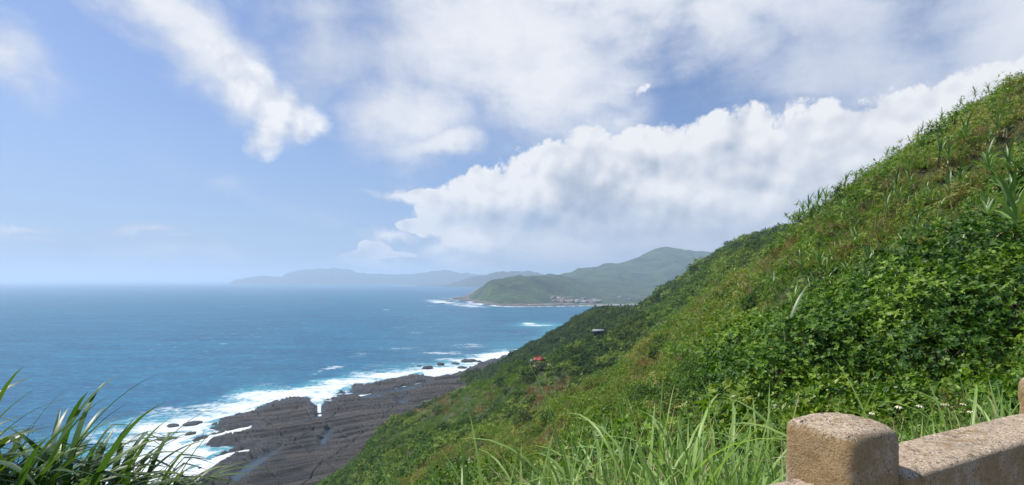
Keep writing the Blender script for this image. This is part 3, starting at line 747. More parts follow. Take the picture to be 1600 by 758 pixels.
def rosette_dome(name, mat, R, hz, nros, nleaf, L, w, nseg=2, lumps=.25, zmin=0.0, spread=1.0, droop=.15, inner=.6):
    """a shrub crown: rosettes of leaves at the twig ends, spread over an uneven dome"""
    n = rsph(nros, zmin); lum = 1+lumps*(np.sin(n[:, 0]*5+rng.uniform(0, 6))*np.cos(n[:, 1]*6+rng.uniform(0, 6))+.5*rng.normal(size=nros)*.6)
    rad = rng.uniform(inner, 1.0, nros)**.5*lum
    c = n*rad[:, None]*np.array([R, R, hz])
    ax = unit(unit(n+np.array([0, 0, .45]))+.35*rng.normal(size=(nros, 3)))
    c = np.repeat(c, nleaf, 0); axr = np.repeat(ax, nleaf, 0)
    N = len(c); t = unit(np.cross(axr, rng.normal(size=(N, 3))))
    el = rng.uniform(.1, .9, N)[:, None]
    d = unit(t*spread+axr*el); side = unit(np.cross(d, axr))
    Ls = L*rng.uniform(.7, 1.25, N); ws = w*rng.uniform(.75, 1.2, N)
    V, Fs, k = blades(c, d, side, Ls, ws, np.full(N, droop)*rng.uniform(.3, 1.6, N), nseg)
    tint = np.repeat(np.clip(np.repeat(rng.uniform(.0, .75, nros), nleaf)+rng.normal(size=N)*.14, 0, 1), k)
    return mesh_np(name, V, Fs, [mat], False, {'tint': tint})
def tuft(name, mat, n, R, L, w, lean=.55, droop=.5, nseg=4, prof=None, upward=1.0):
    a = rng.uniform(0, 2*np.pi, n); r = R*np.sqrt(rnd(n))*.5
    base = np.stack([r*np.cos(a), r*np.sin(a), -.05+0*a], 1)
    a2 = a+rng.normal(size=n)*.5; ln = lean*rng.uniform(.15, 1.2, n)
    d = unit(np.stack([np.cos(a2)*ln, np.sin(a2)*ln, np.full(n, upward)], 1))
    side = unit(np.cross(d, np.stack([np.cos(a2), np.sin(a2), 0*a2], 1)+.25*rng.normal(size=(n, 3))))
    Ls = L*rng.uniform(.55, 1.15, n)
    V, Fs, k = blades(base, d, side, Ls, w*rng.uniform(.6, 1.2, n), droop*rng.uniform(.3, 1.4, n), nseg, prof or (lambda t: (1-t)**.6*.9+.1))
    return mesh_np(name, V, Fs, [mat], False, {'tint': np.repeat(rnd(n), k)})
def strap(name, mat, n, L, w, stalk=.35):
    """big lance leaves in spiral order on a short stem"""
    i = np.arange(n); a = i*2.4+rng.normal(size=n)*.2; h = stalk*i/n
    base = np.stack([.03*np.cos(a), .03*np.sin(a), h], 1); ln = 1.5-1.1*i/n
    d = unit(np.stack([np.cos(a)*ln, np.sin(a)*ln, np.full(n, 1.0)], 1)); side = unit(np.cross(d, np.array([0, 0, 1.])))
    Ls = L*rng.uniform(.75, 1.1, n)
    V, Fs, k = blades(base, d, side, Ls, w*rng.uniform(.8, 1.1, n), .35*rng.uniform(.4, 1.5, n), 4, lambda t: np.sin(np.pi*min(1, t*.75+.22))**.7)
    return mesh_np(name, V, Fs, [mat], False, {'tint': np.repeat(rng.uniform(.1, .9, n), k)})

P_shrub = [rosette_dome('shrub_clump', M_shrub, .50, .42, 190, 8, .062, .026, 2, .35, -.05) for _ in range(3)]
P_vine = [rosette_dome('creeper_clump', M_vine, .50, .26, 120, 5, .085, .060, 2, .4, -.1, 1.2) for _ in range(3)]
P_tuft = [tuft('grass_tuft', M_grass, 70, .5, .62, .016) for _ in range(2)]+[tuft('dry_tuft', M_dead, 60, .5, .55, .014, .8, .6) for _ in range(1)]
P_tuftf = [tuft('grass_tuft_far', M_grass, 110, .9, .62, .030, .7, .6, 3) for _ in range(2)]
P_deadf = [tuft('dry_tuft_far', M_dead, 90, .9, .52, .024, .9, .6, 3) for _ in range(2)]
P_vinef = [rosette_dome('creeper_mound', M_vine, .85, .48, 190, 5, .125, .075, 1, .4, -.1, 1.1) for _ in range(3)]
P_shrubf = [rosette_dome('shrub_mound', M_shrub, .85, .60, 170, 6, .125, .055, 1, .35, -.1) for _ in range(2)]
P_mid = [rosette_dome('thicket_crown', M_mid, 1.0, .75, 130, 5, .26, .15, 1, .35, -.1) for _ in range(4)]
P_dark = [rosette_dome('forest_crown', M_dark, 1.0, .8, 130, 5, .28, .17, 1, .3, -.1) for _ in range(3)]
P_midb = [tuft('reed_patch', M_mid, 130, 2.0, .8, .07, .6, .4, 2) for _ in range(2)]
M_clear = leaf_mat('clearing_grass', (.11, .19, .025), (.20, .30, .045), (.17, .24, .04), .2, (.5, .65), .6, .25, .2)
P_clear = [tuft('clearing_grass', M_clear, 220, 2.4, .42, .06, .7, .5, 2) for _ in range(2)]
P_tan = [tuft('tan_patch', M_dead, 170, 2.2, .6, .07, .8, .5, 2)]
P_strap = [strap('strap_leaf_plant', M_strap, 15, .72, .085), strap('strap_leaf_plant', M_strap, 12, .60, .075, .25), strap('strap_leaf_plant', M_strap, 19, .80, .07, .5)]

def proto_collection(name, meshes):
    col_ = bpy.data.collections.new(name)
    for i, me in enumerate(meshes):
        o = bpy.data.objects.new(f'{name}_{i}', me); col_.objects.link(o)
    return col_
def scatter(name, meshes, pts, rot, scl, idx, kind='stuff'):
    me = bpy.data.meshes.new(name); me.vertices.add(len(pts)); me.vertices.foreach_set('co', np.asarray(pts, np.float32).ravel())
    a = me.attributes.new('rot', 'FLOAT_VECTOR', 'POINT'); a.data.foreach_set('vector', np.asarray(rot, np.float32).ravel())
    a = me.attributes.new('scl', 'FLOAT_VECTOR', 'POINT'); a.data.foreach_set('vector', np.asarray(scl, np.float32).ravel())
    a = me.attributes.new('idx', 'INT', 'POINT'); a.data.foreach_set('value', np.asarray(idx, np.int32))
    o = link(name, me, kind=kind)
    ng = bpy.data.node_groups.new(name, 'GeometryNodeTree')
    ng.interface.new_socket('Geometry', in_out='INPUT', socket_type='NodeSocketGeometry')
    ng.interface.new_socket('Geometry', in_out='OUTPUT', socket_type='NodeSocketGeometry')
    gi, go = ng.nodes.new('NodeGroupInput'), ng.nodes.new('NodeGroupOutput')
    ci = ng.nodes.new('GeometryNodeCollectionInfo'); ci.inputs['Collection'].default_value = proto_collection(name+'_kinds', meshes)
    ci.inputs['Separate Children'].default_value = True; ci.inputs['Reset Children'].default_value = True
    ip = ng.nodes.new('GeometryNodeInstanceOnPoints'); ip.inputs['Pick Instance'].default_value = True
    def at(n, t):
        q = ng.nodes.new('GeometryNodeInputNamedAttribute'); q.data_type = t; q.inputs['Name'].default_value = n; return q.outputs['Attribute']
    ng.links.new(gi.outputs[0], ip.inputs['Points']); ng.links.new(ci.outputs[0], ip.inputs['Instance'])
    ng.links.new(at('idx', 'INT'), ip.inputs['Instance Index'])
    e2r = ng.nodes.new('FunctionNodeEulerToRotation'); ng.links.new(at('rot', 'FLOAT_VECTOR'), e2r.inputs[0])
    ng.links.new(e2r.outputs[0], ip.inputs['Rotation']); ng.links.new(at('scl', 'FLOAT_VECTOR'), ip.inputs['Scale'])
    ng.links.new(ip.outputs[0], go.inputs[0])
    md = o.modifiers.new('scatter', 'NODES'); md.node_group = ng
    return o
def sample_fan(px0, px1, y0, y1, spacing):
    """jittered world-space grid of points inside a wedge of land"""
    xmax = max(abs(px0-800), abs(px1-800))/F*y1
    gx = np.arange(min(0, (px0-800)/F*y1), max(0, (px1-800)/F*y1), spacing); gy = np.arange(y0, y1, spacing)
    X, Y = np.meshgrid(gx, gy); X = X.ravel()+rng.uniform(-.5, .5, X.size)*spacing; Y = Y.ravel()+rng.uniform(-.5, .5, Y.size)*spacing
    p = 800+F*X/Y; k = (p > px0) & (p < px1)
    return X[k], Y[k]
def slope(X, Y, e=.5):
    return np.stack([-(land_h(X+e, Y)-land_h(X-e, Y))/(2*e), -(land_h(X, Y+e)-land_h(X, Y-e))/(2*e), np.ones_like(X)], 1)
def tilt_rot(n, amt, X):
    n = unit(n*np.array([amt, amt, 1.0]))
    rx = -np.arcsin(np.clip(n[:, 1], -1, 1)); ry = np.arctan2(n[:, 0], n[:, 2])
    return np.stack([rx, ry, rng.uniform(0, 6.28, len(X))], 1)
def visible(X, Y, Z, lift=2.0, step=None):
    """line of sight from the eye region over the land, with some margin"""
    ok = np.ones(len(X), bool)
    if Y.max() < 95: return ok
    for t in np.linspace(.12, .97, 26):
        g = base_h(X*t, Y*t); ok &= g < (Z+lift)*t+.8+.02*Y
    return ok
def cover(name, groups, X, Y, smin, smax, tilt=.6, sink=.1, flat=1.0, lift=2.0, zmin=-76.0):
    """groups: (meshes, weight function of X, Y, Z)"""
    Z = land_h(X, Y); k = (Z > zmin) & visible(X, Y, Z, lift) & ~inside(X, Y, LAWN) & (np.hypot(X-PAV[0], Y-PAV[1]+2.0) > 3.4) & ((np.hypot((X-SHE[0])*.8, Y-SHE[1]+3) > 5)); X, Y, Z = X[k], Y[k], Z[k]
    ms, ws = [], []
    for g, wf in groups:
        w_ = np.clip(wf(X, Y, Z), 0, None)/len(g)
        for m in g: ms.append(m); ws.append(w_)
    ws = np.array(ws); cs = np.cumsum(ws/ws.sum(0), 0); r = rnd(len(X))
    idx = (r[None] > cs).sum(0)
    s = smin+(smax-smin)*rng.random(len(X))**1.8; s = s*np.interp(Y, [4, 12], [.55, 1.0])*(.8+.5*sstep(.35, .65, zone(max(1.5, (Y.mean())*.05), 99)(X, Y)))
    scatter(name, ms, np.stack([X, Y, Z-sink*s], 1), tilt_rot(slope(X, Y), tilt, X), np.stack([s*rng.uniform(.85, 1.15, len(X)), s, s*flat*rng.uniform(.7, 1.7, len(X))], 1), idx)
    return len(X)
def zone(sc, s): return lambda X, Y: fbm(X/sc+50, Y/sc+50, 3, s)
def crest_py(px): return np.interp(px, [700, 760, 830, 868, 900, 967, 995, 1046, 1100, 1170, 1240, 1400, 1600], [720, 685, 645, 613, 597, 566, 536, 488, 448, 397, 350, 249, 127])
def near_crest(X, Y, Z, w_):
    px, py = pxy(X, Y, Z); return sstep(w_, 0, np.abs(py-crest_py(px)-w_*.4))
zA, zB, zC = zone(2.6, 91), zone(7, 92), zone(22, 93)
def pxy(X, Y, Z): return 800+F*X/Y, HY-F*Z/Y
# near slope, 4.5-22 m
X1, Y1 = sample_fan(560, 2100, 4.3, 9.5, .25); X2, Y2 = sample_fan(560, 2100, 9.5, 22, .38); X, Y = np.concatenate([X1, X2]), np.concatenate([Y1, Y2])
def w_shrub(X, Y, Z):
    px, py = pxy(X, Y, Z); return sstep(.40, .52, zA(X, Y)+sstep(420, 560, py)*.16-sstep(13, 22, Y)*.12)*3
n_a = cover('near_slope_cover', [(P_shrub, w_shrub), (P_vine, lambda X, Y, Z: 1.2*sstep(.35, .55, zB(X, Y))+.25), (P_tuft, lambda X, Y, Z: .30+1.4*sstep(.5, .62, zone(3, 97)(X, Y)))],
            X, Y, .6, 1.7, .6, .1, 1.05, 1.0)
# middle of the near slope, 22-90 m
X, Y = sample_fan(440, 1800, 22, 90, .74)
n_b = cover('slope_cover', [(P_vinef, lambda X, Y, Z: 1.5+0*X), (P_shrubf, lambda X, Y, Z: 2.2*sstep(.5, .6, zB(X, Y))+1.0*sstep(.5, .6, zC(X, Y)))], X, Y, .5, 1.6, .6, .12, 1.0, 1.5)
X, Y = sample_fan(440, 1900, 20, 90, .62)
kk = rnd(len(X)) < .25+.75*sstep(.44, .56, zone(6, 94)(X, Y)); X, Y = X[kk], Y[kk]
n_b2 = cover('slope_grass', [(P_tuftf, lambda X, Y, Z: 1.0+0*X), (P_deadf, lambda X, Y, Z: .10+2.2*sstep(.50, .60, zone(5, 95)(X, Y))+4.0*near_crest(X, Y, Z, 34)*sstep(.38, .5, zone(4, 98)(X, Y)))], X, Y, .7, 1.5, .3, -.12, 1.1, 1.5)
X, Y = sample_fan(760, 2100, 9, 22, .42)
kk = rnd(len(X)) < .9*sstep(.50, .60, zone(4, 84)(X, Y)); X, Y = X[kk], Y[kk]
n_b3 = cover('near_slope_grass', [(P_tuft[:2], lambda X, Y, Z: 1.0+0*X), (P_tuft[2:], lambda X, Y, Z: .2+2.0*sstep(.50, .58, zone(2.5, 85)(X, Y)))], X, Y, .8, 1.5, .3, -.10, 1.0, 1.5)
def patches(pts):
    cs = [(hit(p[0], p[1], 20), p[2]) for p in pts]
    def f(X, Y, Z):
        w_ = np.zeros_like(X); wob = (fbm(X/5, Y/5, 3, 131)-.5)*1.1
        for c_, r_ in cs: w_ = np.maximum(w_, sstep(1.15, .75, np.hypot((X-c_.x), (Y-c_.y)*.55)/r_+wob))
        return w_
    return f
z_clear = patches([(735, 622, 8), (752, 612, 8), (768, 605, 7), (785, 600, 7), (800, 592, 6), (722, 634, 6), (745, 640, 5), (712, 650, 4), (655, 664, 5), (690, 655, 5), (820, 600, 5), (640, 672, 4), (800, 700, 7), (760, 715, 5), (700, 735, 5), (850, 680, 4)])
z_tan = patches([(678, 636, 8), (690, 628, 6), (668, 645, 6), (720, 600, 5), (760, 632, 5), (862, 610, 5), (880, 605, 4), (700, 640, 5), (600, 700, 4)])
X, Y = sample_fan(700, 2100, 11, 85, 2.6)
kk = rnd(len(X)) < .75*sstep(.42, .55, zone(9, 86)(X, Y)); X, Y = X[kk], Y[kk]
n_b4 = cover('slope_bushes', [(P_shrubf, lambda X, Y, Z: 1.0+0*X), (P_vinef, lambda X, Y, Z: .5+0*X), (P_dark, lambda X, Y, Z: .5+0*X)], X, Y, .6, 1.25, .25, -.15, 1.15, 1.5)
X, Y = sample_fan(740, 2100, 11, 75, 1.5)
kk = rnd(len(X)) < .9*np.maximum(sstep(.50, .58, zone(7, 87)(X, Y)), near_crest(X, Y, land_h(X, Y), 30)*(Y > 50)); X, Y = X[kk], Y[kk]
n_b5 = cover('withered_patches', [([tuft('withered_patch', M_dead, 170, 1.0, .62, .022, .9, .7, 3)], lambda X, Y, Z: 1.0+0*X)], X, Y, .8, 1.5, .3, -.18, 1.1, 1.5)
# spur with the pavilion and the lower slopes, 90-250 m
X, Y = sample_fan(420, 1320, 90, 262, 1.35)
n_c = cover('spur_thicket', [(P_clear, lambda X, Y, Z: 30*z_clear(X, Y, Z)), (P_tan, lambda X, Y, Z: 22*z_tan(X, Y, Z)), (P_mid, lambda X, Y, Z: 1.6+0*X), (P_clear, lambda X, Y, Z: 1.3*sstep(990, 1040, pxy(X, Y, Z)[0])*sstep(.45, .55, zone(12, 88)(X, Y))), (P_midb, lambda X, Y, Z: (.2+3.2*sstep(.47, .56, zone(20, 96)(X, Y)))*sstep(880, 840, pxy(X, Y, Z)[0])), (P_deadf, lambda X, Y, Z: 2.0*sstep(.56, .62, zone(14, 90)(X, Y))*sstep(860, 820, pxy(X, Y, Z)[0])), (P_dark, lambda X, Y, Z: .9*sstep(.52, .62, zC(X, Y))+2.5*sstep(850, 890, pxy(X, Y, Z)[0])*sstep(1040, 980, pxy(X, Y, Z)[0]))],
            X, Y, .7, 2.3, .5, .2, .9, 3.0)
# dark wooded ridge behind
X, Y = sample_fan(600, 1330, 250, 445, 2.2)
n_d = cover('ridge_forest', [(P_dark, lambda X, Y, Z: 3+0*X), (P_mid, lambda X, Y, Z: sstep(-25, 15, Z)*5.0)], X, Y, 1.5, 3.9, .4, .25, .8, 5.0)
print('scatter', n_a, n_b, n_c, n_d)
# ------------------------------------------------------------------ where a line of sight meets the land
ORD = 'first second third fourth fifth sixth seventh eighth ninth tenth eleventh twelfth thirteenth fourteenth fifteenth sixteenth seventeenth eighteenth nineteenth twentieth twenty-first twenty-second twenty-third twenty-fourth twenty-fifth twenty-sixth twenty-seventh twenty-eighth'.split()
def number_off(objs, text):
    """tell like things apart by their order from the left"""
    objs = sorted(objs, key=lambda o_: o_.location.x/o_.location.y)
    for k, o_ in enumerate(objs): o_['label'] = text % ORD[k] if len(objs) > 1 else text % 'only'
def at_ground(px, Y):
    x = (px-800)/F*Y; return Vector((x, Y, ground(x, Y)))

# ------------------------------------------------------------------ granite railing beside the path
m_gran, nt, b, o, P = new_mat('granite')
n1 = noise(nt, P, 9, 5, .6); gr = voro(nt, vmath(nt, 'ADD', P, vmath(nt, 'SCALE', noise(nt, P, 60, 2, color=True), .02)), 190, 'F1', 'Color'); gx, gy, gz = separate(nt, gr)
c = mixc(nt, gx.ramp(.1, .9), (.50, .36, .225), (.80, .65, .47))
c = mixc(nt, (gy+(noise(nt, P, 45, 3)-.5)*.6).ramp(.86, .98), c, (.075, .062, .055))
c = mixc(nt, gz.ramp(.86, .97), c, (.72, .62, .50))
c = mixc(nt, (n1+(noise(nt, P, 30, 4)-.5)*.5).ramp(.52, .74)*.75, c, (.33, .20, .065))
c = mixc(nt, noise(nt, P, 17, 6, .7).ramp(.54, .68)*.75, c, (.11, .085, .06))
c = mixc(nt, noise(nt, P, 3.2, 5, .6).ramp(.5, .7)*.35, c, (.20, .17, .13))
nz = S(nt, nt.nodes.new('ShaderNodeNewGeometry').outputs['Normal']); side_ = separate(nt, nz)[2].abs().ramp(.2, .8, 1, 0)
c = mixc(nt, side_*noise(nt, P, 6, 4).ramp(.28, .55)*.75, c, (.38, .235, .075))
nt.links.new(c.o, b.inputs['Base Color']); b.inputs['Roughness'].default_value = .78
bump(nt, b, noise(nt, P, 130, 5, .75)+gx*.5+noise(nt, P, 28, 5, .7)*1.6, .95, .016)
AX = np.array([.9, .436, 0]); AX /= np.linalg.norm(AX); BX = np.array([-AX[1], AX[0], 0]); ZX = np.array([0, 0, 1.])
def stone(cen, ha, hb, hc, rad, amp, n, seed, parent, name, top_round=0.0):
    """a hewn block: box with worn arrises and a slightly uneven, pitted face; n = (na, nb, nc) divisions"""
    V, Q = [], []; idx = {}
    def vid(p):
        k = (round(p[0]*1e4), round(p[1]*1e4), round(p[2]*1e4))
        if k not in idx: idx[k] = len(V); V.append(p)
        return idx[k]
    L = [np.linspace(-h, h, m+1) for h, m in zip((ha, hb, hc), n)]
    for ax in range(3):
        u_, w_ = (ax+1) % 3, (ax+2) % 3
        for sgn in (-1, 1):
            g = []
            for i in L[u_]:
                row = []
                for j in L[w_]:
                    p = [0, 0, 0]; p[ax] = sgn*(ha, hb, hc)[ax]; p[u_] = i; p[w_] = j; row.append(vid(tuple(p)))
                g.append(row)
            for i in range(len(g)-1):
                for j in range(len(g[0])-1):
                    q = (g[i][j], g[i+1][j], g[i+1][j+1], g[i][j+1]); Q.append(q if sgn > 0 else q[::-1])
    V = np.array(V); hh = np.array([ha, hb, hc]); inner = np.clip(V, -(hh-rad), hh-rad); dlt = V-inner
    l = np.linalg.norm(dlt, axis=1, keepdims=True); nrm = dlt/np.maximum(l, 1e-9); V = inner+nrm*rad
    if top_round: V[:, 2] -= top_round*((V[:, 0]/ha)**2+(V[:, 1]/hb)**2)*(V[:, 2] > 0)
    s = seed*3.7
    nn = (fbm(V[:, 0]*14+s+V[:, 2]*9, V[:, 1]*14-V[:, 2]*11, 5, seed, .6)-.5)+.35*(fbm(V[:, 0]*60+s+V[:, 2]*43, V[:, 1]*60-V[:, 2]*57, 3, seed+9)-.5)
    V = V+nrm*nn[:, None]*amp
    Wd = V[:, :1]*AX+V[:, 1:2]*BX+V[:, 2:]*ZX
    o = link(name, mesh_np(name, Wd, np.array(Q), [m_gran], True), parent=parent)
    o.location = cen; return o
c1 = np.array([1.09, 1.71]); c2 = np.array([2.70, 2.49]); c0 = c1-AX[:2]*1.79
rail = thing('granite_railing', 'rough tan granite railing of square posts and thick beams beside the path', 'railing', (c1[0], c1[1], -1.72))
def loc(xy, z): return (xy[0]-c1[0], xy[1]-c1[1], z+1.72)
for cc, sd_ in ((c0, 4), (c1, 1), (c2-AX[:2]*.085, 2), (c2+AX[:2]*1.8, 3)):
    stone(loc(cc+np.array([.008, .0]), -.462-.62), .132, .119, .62, .036, .016, (18, 18, 60), sd_, rail, 'post', .010)
for cc, zt, hl, sd_ in (((c1+c2)/2, -.62, .775, 11), ((c1+c0)/2, -.65, .77, 12), (c2+AX[:2]*.9, -.60, .77, 13)):
    stone(loc(cc-BX[:2]*.04, zt-.10), hl, .110, .10, .022, .012, (90, 16, 14), sd_, rail, 'beam', .004)
    stone(loc(cc-BX[:2]*.04, zt-.72), hl, .09, .10, .022, .012, (50, 10, 10), sd_+5, rail, 'lower_beam')
m_path = plain('path_paving', (.30, .27, .23), .9, 5, .2, bmp=.4)
pv_, pf_ = box(0, 0, 0, 9.0, 2.2, .2); Rm = np.array([AX, BX, ZX]); pv_ = pv_@Rm+np.array([c1[0]-BX[0]*1.35, c1[1]-BX[1]*1.35, -1.70])
structure('path', mesh_np('path', pv_, pf_, [m_path]))

# ------------------------------------------------------------------ tall grass and strap leaves close to the viewer: every leaf a part
def ribbon(mat, L, w, lean, droop, twist, seed, nseg=9, kink=None):
    if mat in (M_blade, M_blade_dry): droop *= 1.55; nseg += 3
    """one arching blade, root at the origin, leaning towards +X"""
    r = np.random.default_rng(seed); ts = np.linspace(0, 1, nseg+1); V = []
    d = np.array([lean, 0, 1.0]); d /= np.linalg.norm(d); p = np.zeros(3); st = L/nseg
    wob = r.normal(size=2)*.04
    for k, t in enumerate(ts):
        hw = w*.5*(min(1, .45+t*2.2))*(1-t**2.6)**.8
        a = twist*t; sdv = np.array([math.sin(a)*.6, math.cos(a), 0]); sdv = sdv-d*np.dot(sdv, d); sdv /= np.linalg.norm(sdv)
        nrm = np.cross(d, sdv); fold = nrm*hw*.35
        V += [p-sdv*hw+fold, p-fold*.2, p+sdv*hw+fold]
        d = d+np.array([.5*droop, wob[0], -droop])*(t*1.2+.12)*4.2/nseg
        if kink and abs(t-kink) < .5/nseg: d = d+np.array([.9, .1, -1.3])
        d /= np.linalg.norm(d); p = p+d*st
    i = np.arange(nseg)*3
    Q = np.concatenate([np.c_[i, i+1, i+4, i+3], np.c_[i+1, i+2, i+5, i+4]])
    return mesh_np('leaf', np.array(V), Q, [mat], True, {'tint': np.full(len(V), r.random())})
V_green = [ribbon(M_blade, r_[0], r_[1], r_[2], r_[3], r_[4], 100+k, kink=r_[5]) for k, r_ in enumerate([
    (1.25, .030, .18, .45, .5, None), (1.15, .026, .30, .75, -.6, None), (1.35, .032, .12, .40, .9, None), (1.1, .024, .4, .95, .4, None), (1.25, .028, .25, .85, 1.1, None),
    (1.15, .032, .3, .5, -1.2, .7), (.95, .020, .6, .7, .2, None), (1.3, .024, .08, .14, .3, None), (1.2, .034, .32, 1.1, .8, None), (1.1, .024, .2, .6, 1.5, .6)])]
V_dry = [ribbon(M_blade_dry, r_[0], r_[1], r_[2], r_[3], r_[4], 200+k, kink=r_[5]) for k, r_ in enumerate([
    (1.05, .017, .3, .7, 1.5, .6), (1.2, .013, .2, .5, 2.0, None), (.95, .020, .5, 1.0, 1.0, .55), (1.1, .010, .1, .25, .5, None), (1.0, .016, .6, .9, -2.0, .45), (.9, .019, .7, 1.0, 1.2, None)])]
V_dark = [ribbon(M_blade_dark, r_[0], r_[1], r_[2], r_[3], r_[4], 300+k, 11, r_[5]) for k, r_ in enumerate([
    (1.15, .030, .45, .40, .3, None), (1.05, .026, .7, .50, -.5, None), (1.3, .030, .3, .28, .6, None), (.95, .024, 1.0, .65, .4, None), (1.2, .028, .55, .55, .8, None), (1.1, .032, .35, .35, -.3, .72), (1.0, .022, .8, .35, .2, None)])]
V_dark2 = [ribbon(M_blade_bright, .8, .022, .6, .5, .4, 350, 9), ribbon(M_blade_bright, .95, .020, .45, .6, -.5, 351, 9), ribbon(M_blade_bright, .7, .024, .9, .7, .6, 352, 9)]
m_stem = plain('grass_stem', (.12, .13, .05), .8, 30, .3)
def stem_mesh(r0, r1, h):
    v, f = cylinder(r0, r1, 0, h, 7); return mesh_np('stem', v, f, [m_stem], True)
S_grass = stem_mesh(.045, .02, .16); S_pand = stem_mesh(.055, .045, .95)
def clump(x, y, z, n, kinds, wts, label, group, name='grass_clump', cat='grass clump', stem=S_grass, sc=(.8, 1.15), dirbias=None, h0=0.0, spread=.12, hmin=.5):
    t = thing(name, label, cat, (x, y, z), 0, group); link('stem', stem, parent=t)
    for k in range(n):
        vs = kinds[0] if rng.random() < wts else kinds[1]
        o = link('leaf', vs[int(rng.integers(len(vs)))], parent=t)
        a = rng.uniform(0, 2*math.pi) if dirbias is None or rng.random() < .35 else dirbias+rng.normal()*.65
        rr = spread*math.sqrt(rng.random())*(1 if name != 'grass_clump' else 1.25)
        o.location = (rr*math.cos(a), rr*math.sin(a), h0*rng.uniform(hmin, 1)); s = sc[0]*.66+(sc[1]*1.02-sc[0]*.66)*rng.random()**.9
        o.rotation_euler = (rng.normal()*.12, rng.normal()*.12, a); o.scale = (s, s*rng.uniform(.65, 1.1) if name == 'grass_clump' else rng.uniform(.75, 1.15), s)
    return t
gg = 'tall grass clumps beyond the railing'
for (px_, Y_, n_, wt, lab, sc_) in [
    (775, 2.25, 31, .95, 'broad bright green blades of grass at the bottom, leftmost clump right of the cliff edge', (.62, .80)),
    (830, 2.7, 67, .35, 'grass clump full of pale withered blades, second from the left below the slope', (.62, .85)),
    (875, 2.5, 60, .5, 'grass clump with a few upright green blades and dry ones, third from the left', (.7, .95)),
    (915, 3.0, 93, .38, 'grass clump mixing thin tan stalks with green blades left of the tallest grass', (.8, 1.05)),
    (955, 2.8, 100, .5, 'dense grass clump leaning right, left one of the two tallest in the middle', (.85, 1.1)),
    (1000, 2.9, 129, .6, 'tallest and thickest clump of arching grass in the middle of the foreground', (.92, 1.15)),
    (1045, 2.75, 112, .68, 'tall grass clump with wide pale green blades right of the tallest one', (.88, 1.08)),
    (1085, 3.0, 100, .7, 'tall green grass clump standing before the dark rounded bush', (.85, 1.1)),
    (1130, 2.8, 88, .85, 'green grass clump second from the left side of the granite post', (.75, 1.0)),
    (1165, 2.55, 67, .85, 'grass clump with one very long upright blade beside the granite post', (.7, .92)),
    (1205, 2.45, 76, .85, 'grass clump touching the left side of the granite post', (.7, .95)),
    (985, 2.35, 67, .85, 'short grass clump at the bottom edge before the tallest grass', (.6, .85)),
    (1090, 2.3, 72, .9, 'short bright grass clump at the bottom edge between tall grass and railing', (.6, .82)),
    (845, 2.15, 40, .5, 'pale mixed grass clump low at the bottom edge, left of the middle', (.55, .78)),
    (925, 2.2, 50, .6, 'low clump of thin blades at the bottom edge under the left tall grass', (.6, .8)),
    (1040, 2.2, 60, .75, 'low clump of wide blades at the bottom edge under the tallest grass', (.6, .8)),
    (1150, 2.15, 50, .85, 'low bright clump at the bottom edge just left of the lower beam', (.6, .78)),
    (1025, 3.3, 70, .55, 'tall tan and green clump at the back, behind the tallest grass', (.95, 1.2)),
    (1110, 3.3, 60, .7, 'tall slender clump at the back before the bush mass', (.85, 1.1)),
    (1290, 3.1, 67, .9, 'low grass showing just over the top of the granite post', (.72, .95)),
    (1390, 2.85, 72, .9, 'grass clump rising behind the granite beam right beside the post', (.75, .98)),
    (1440, 3.1, 72, .92, 'grass clump with curved blades behind the left half of the granite beam', (.75, 1.0)),
    (1490, 3.2, 67, .92, 'grass clump among white flowers behind the granite beam', (.75, 1.0)),
    (1540, 3.3, 60, .92, 'bright grass clump behind the right half of the granite beam', (.75, 1.0)),
    (1590, 3.5, 52, .92, 'grass clump behind the beam next to the far granite post', (.75, 1.0))]:
    g_ = at_ground(px_, Y_); clump(g_.x, g_.y, g_.z-.02, n_, (V_green, V_dry), wt*.85, lab, gg, sc=sc_, spread=.16)
gl = 'long-leaved plants at the left edge'
for (x_, y_, n_, lab, sc_, db, z_) in [
    (-2.10, 1.95, 120, 'dark plant with long upright sword leaves at the left edge over the sea', (.38, .50), .3, .92),
    (-1.88, 2.0, 130, 'plant with long arching dark leaves, second from the left edge over the sea', (.34, .45), .1, .86),
    (-1.66, 1.95, 140, 'bushy plant with bright arching leaves in the middle of the left corner', (.30, .46), .0, .86),
    (-1.46, 1.88, 130, 'low spreading plant, rightmost one in the left corner with leaves over the surf', (.30, .46), .0, .82),
    (-1.98, 1.66, 120, 'broad-leaved clump low in the bottom left corner', (.36, .50), .2, 1.0),
    (-1.72, 1.66, 120, 'leafy clump at the bottom edge right of the corner one', (.32, .46), .2, .98),
    (-1.50, 1.62, 110, 'low leafy clump at the bottom edge under the rightmost arching leaves', (.30, .44), .2, .92)]:
    clump(x_, y_, ground(x_, y_)-.02, n_, (V_dark, V_dark2), .62, lab, gl, 'sword_leaf_plant', 'plant', S_pand, sc_, db, z_, .14, hmin=.8)
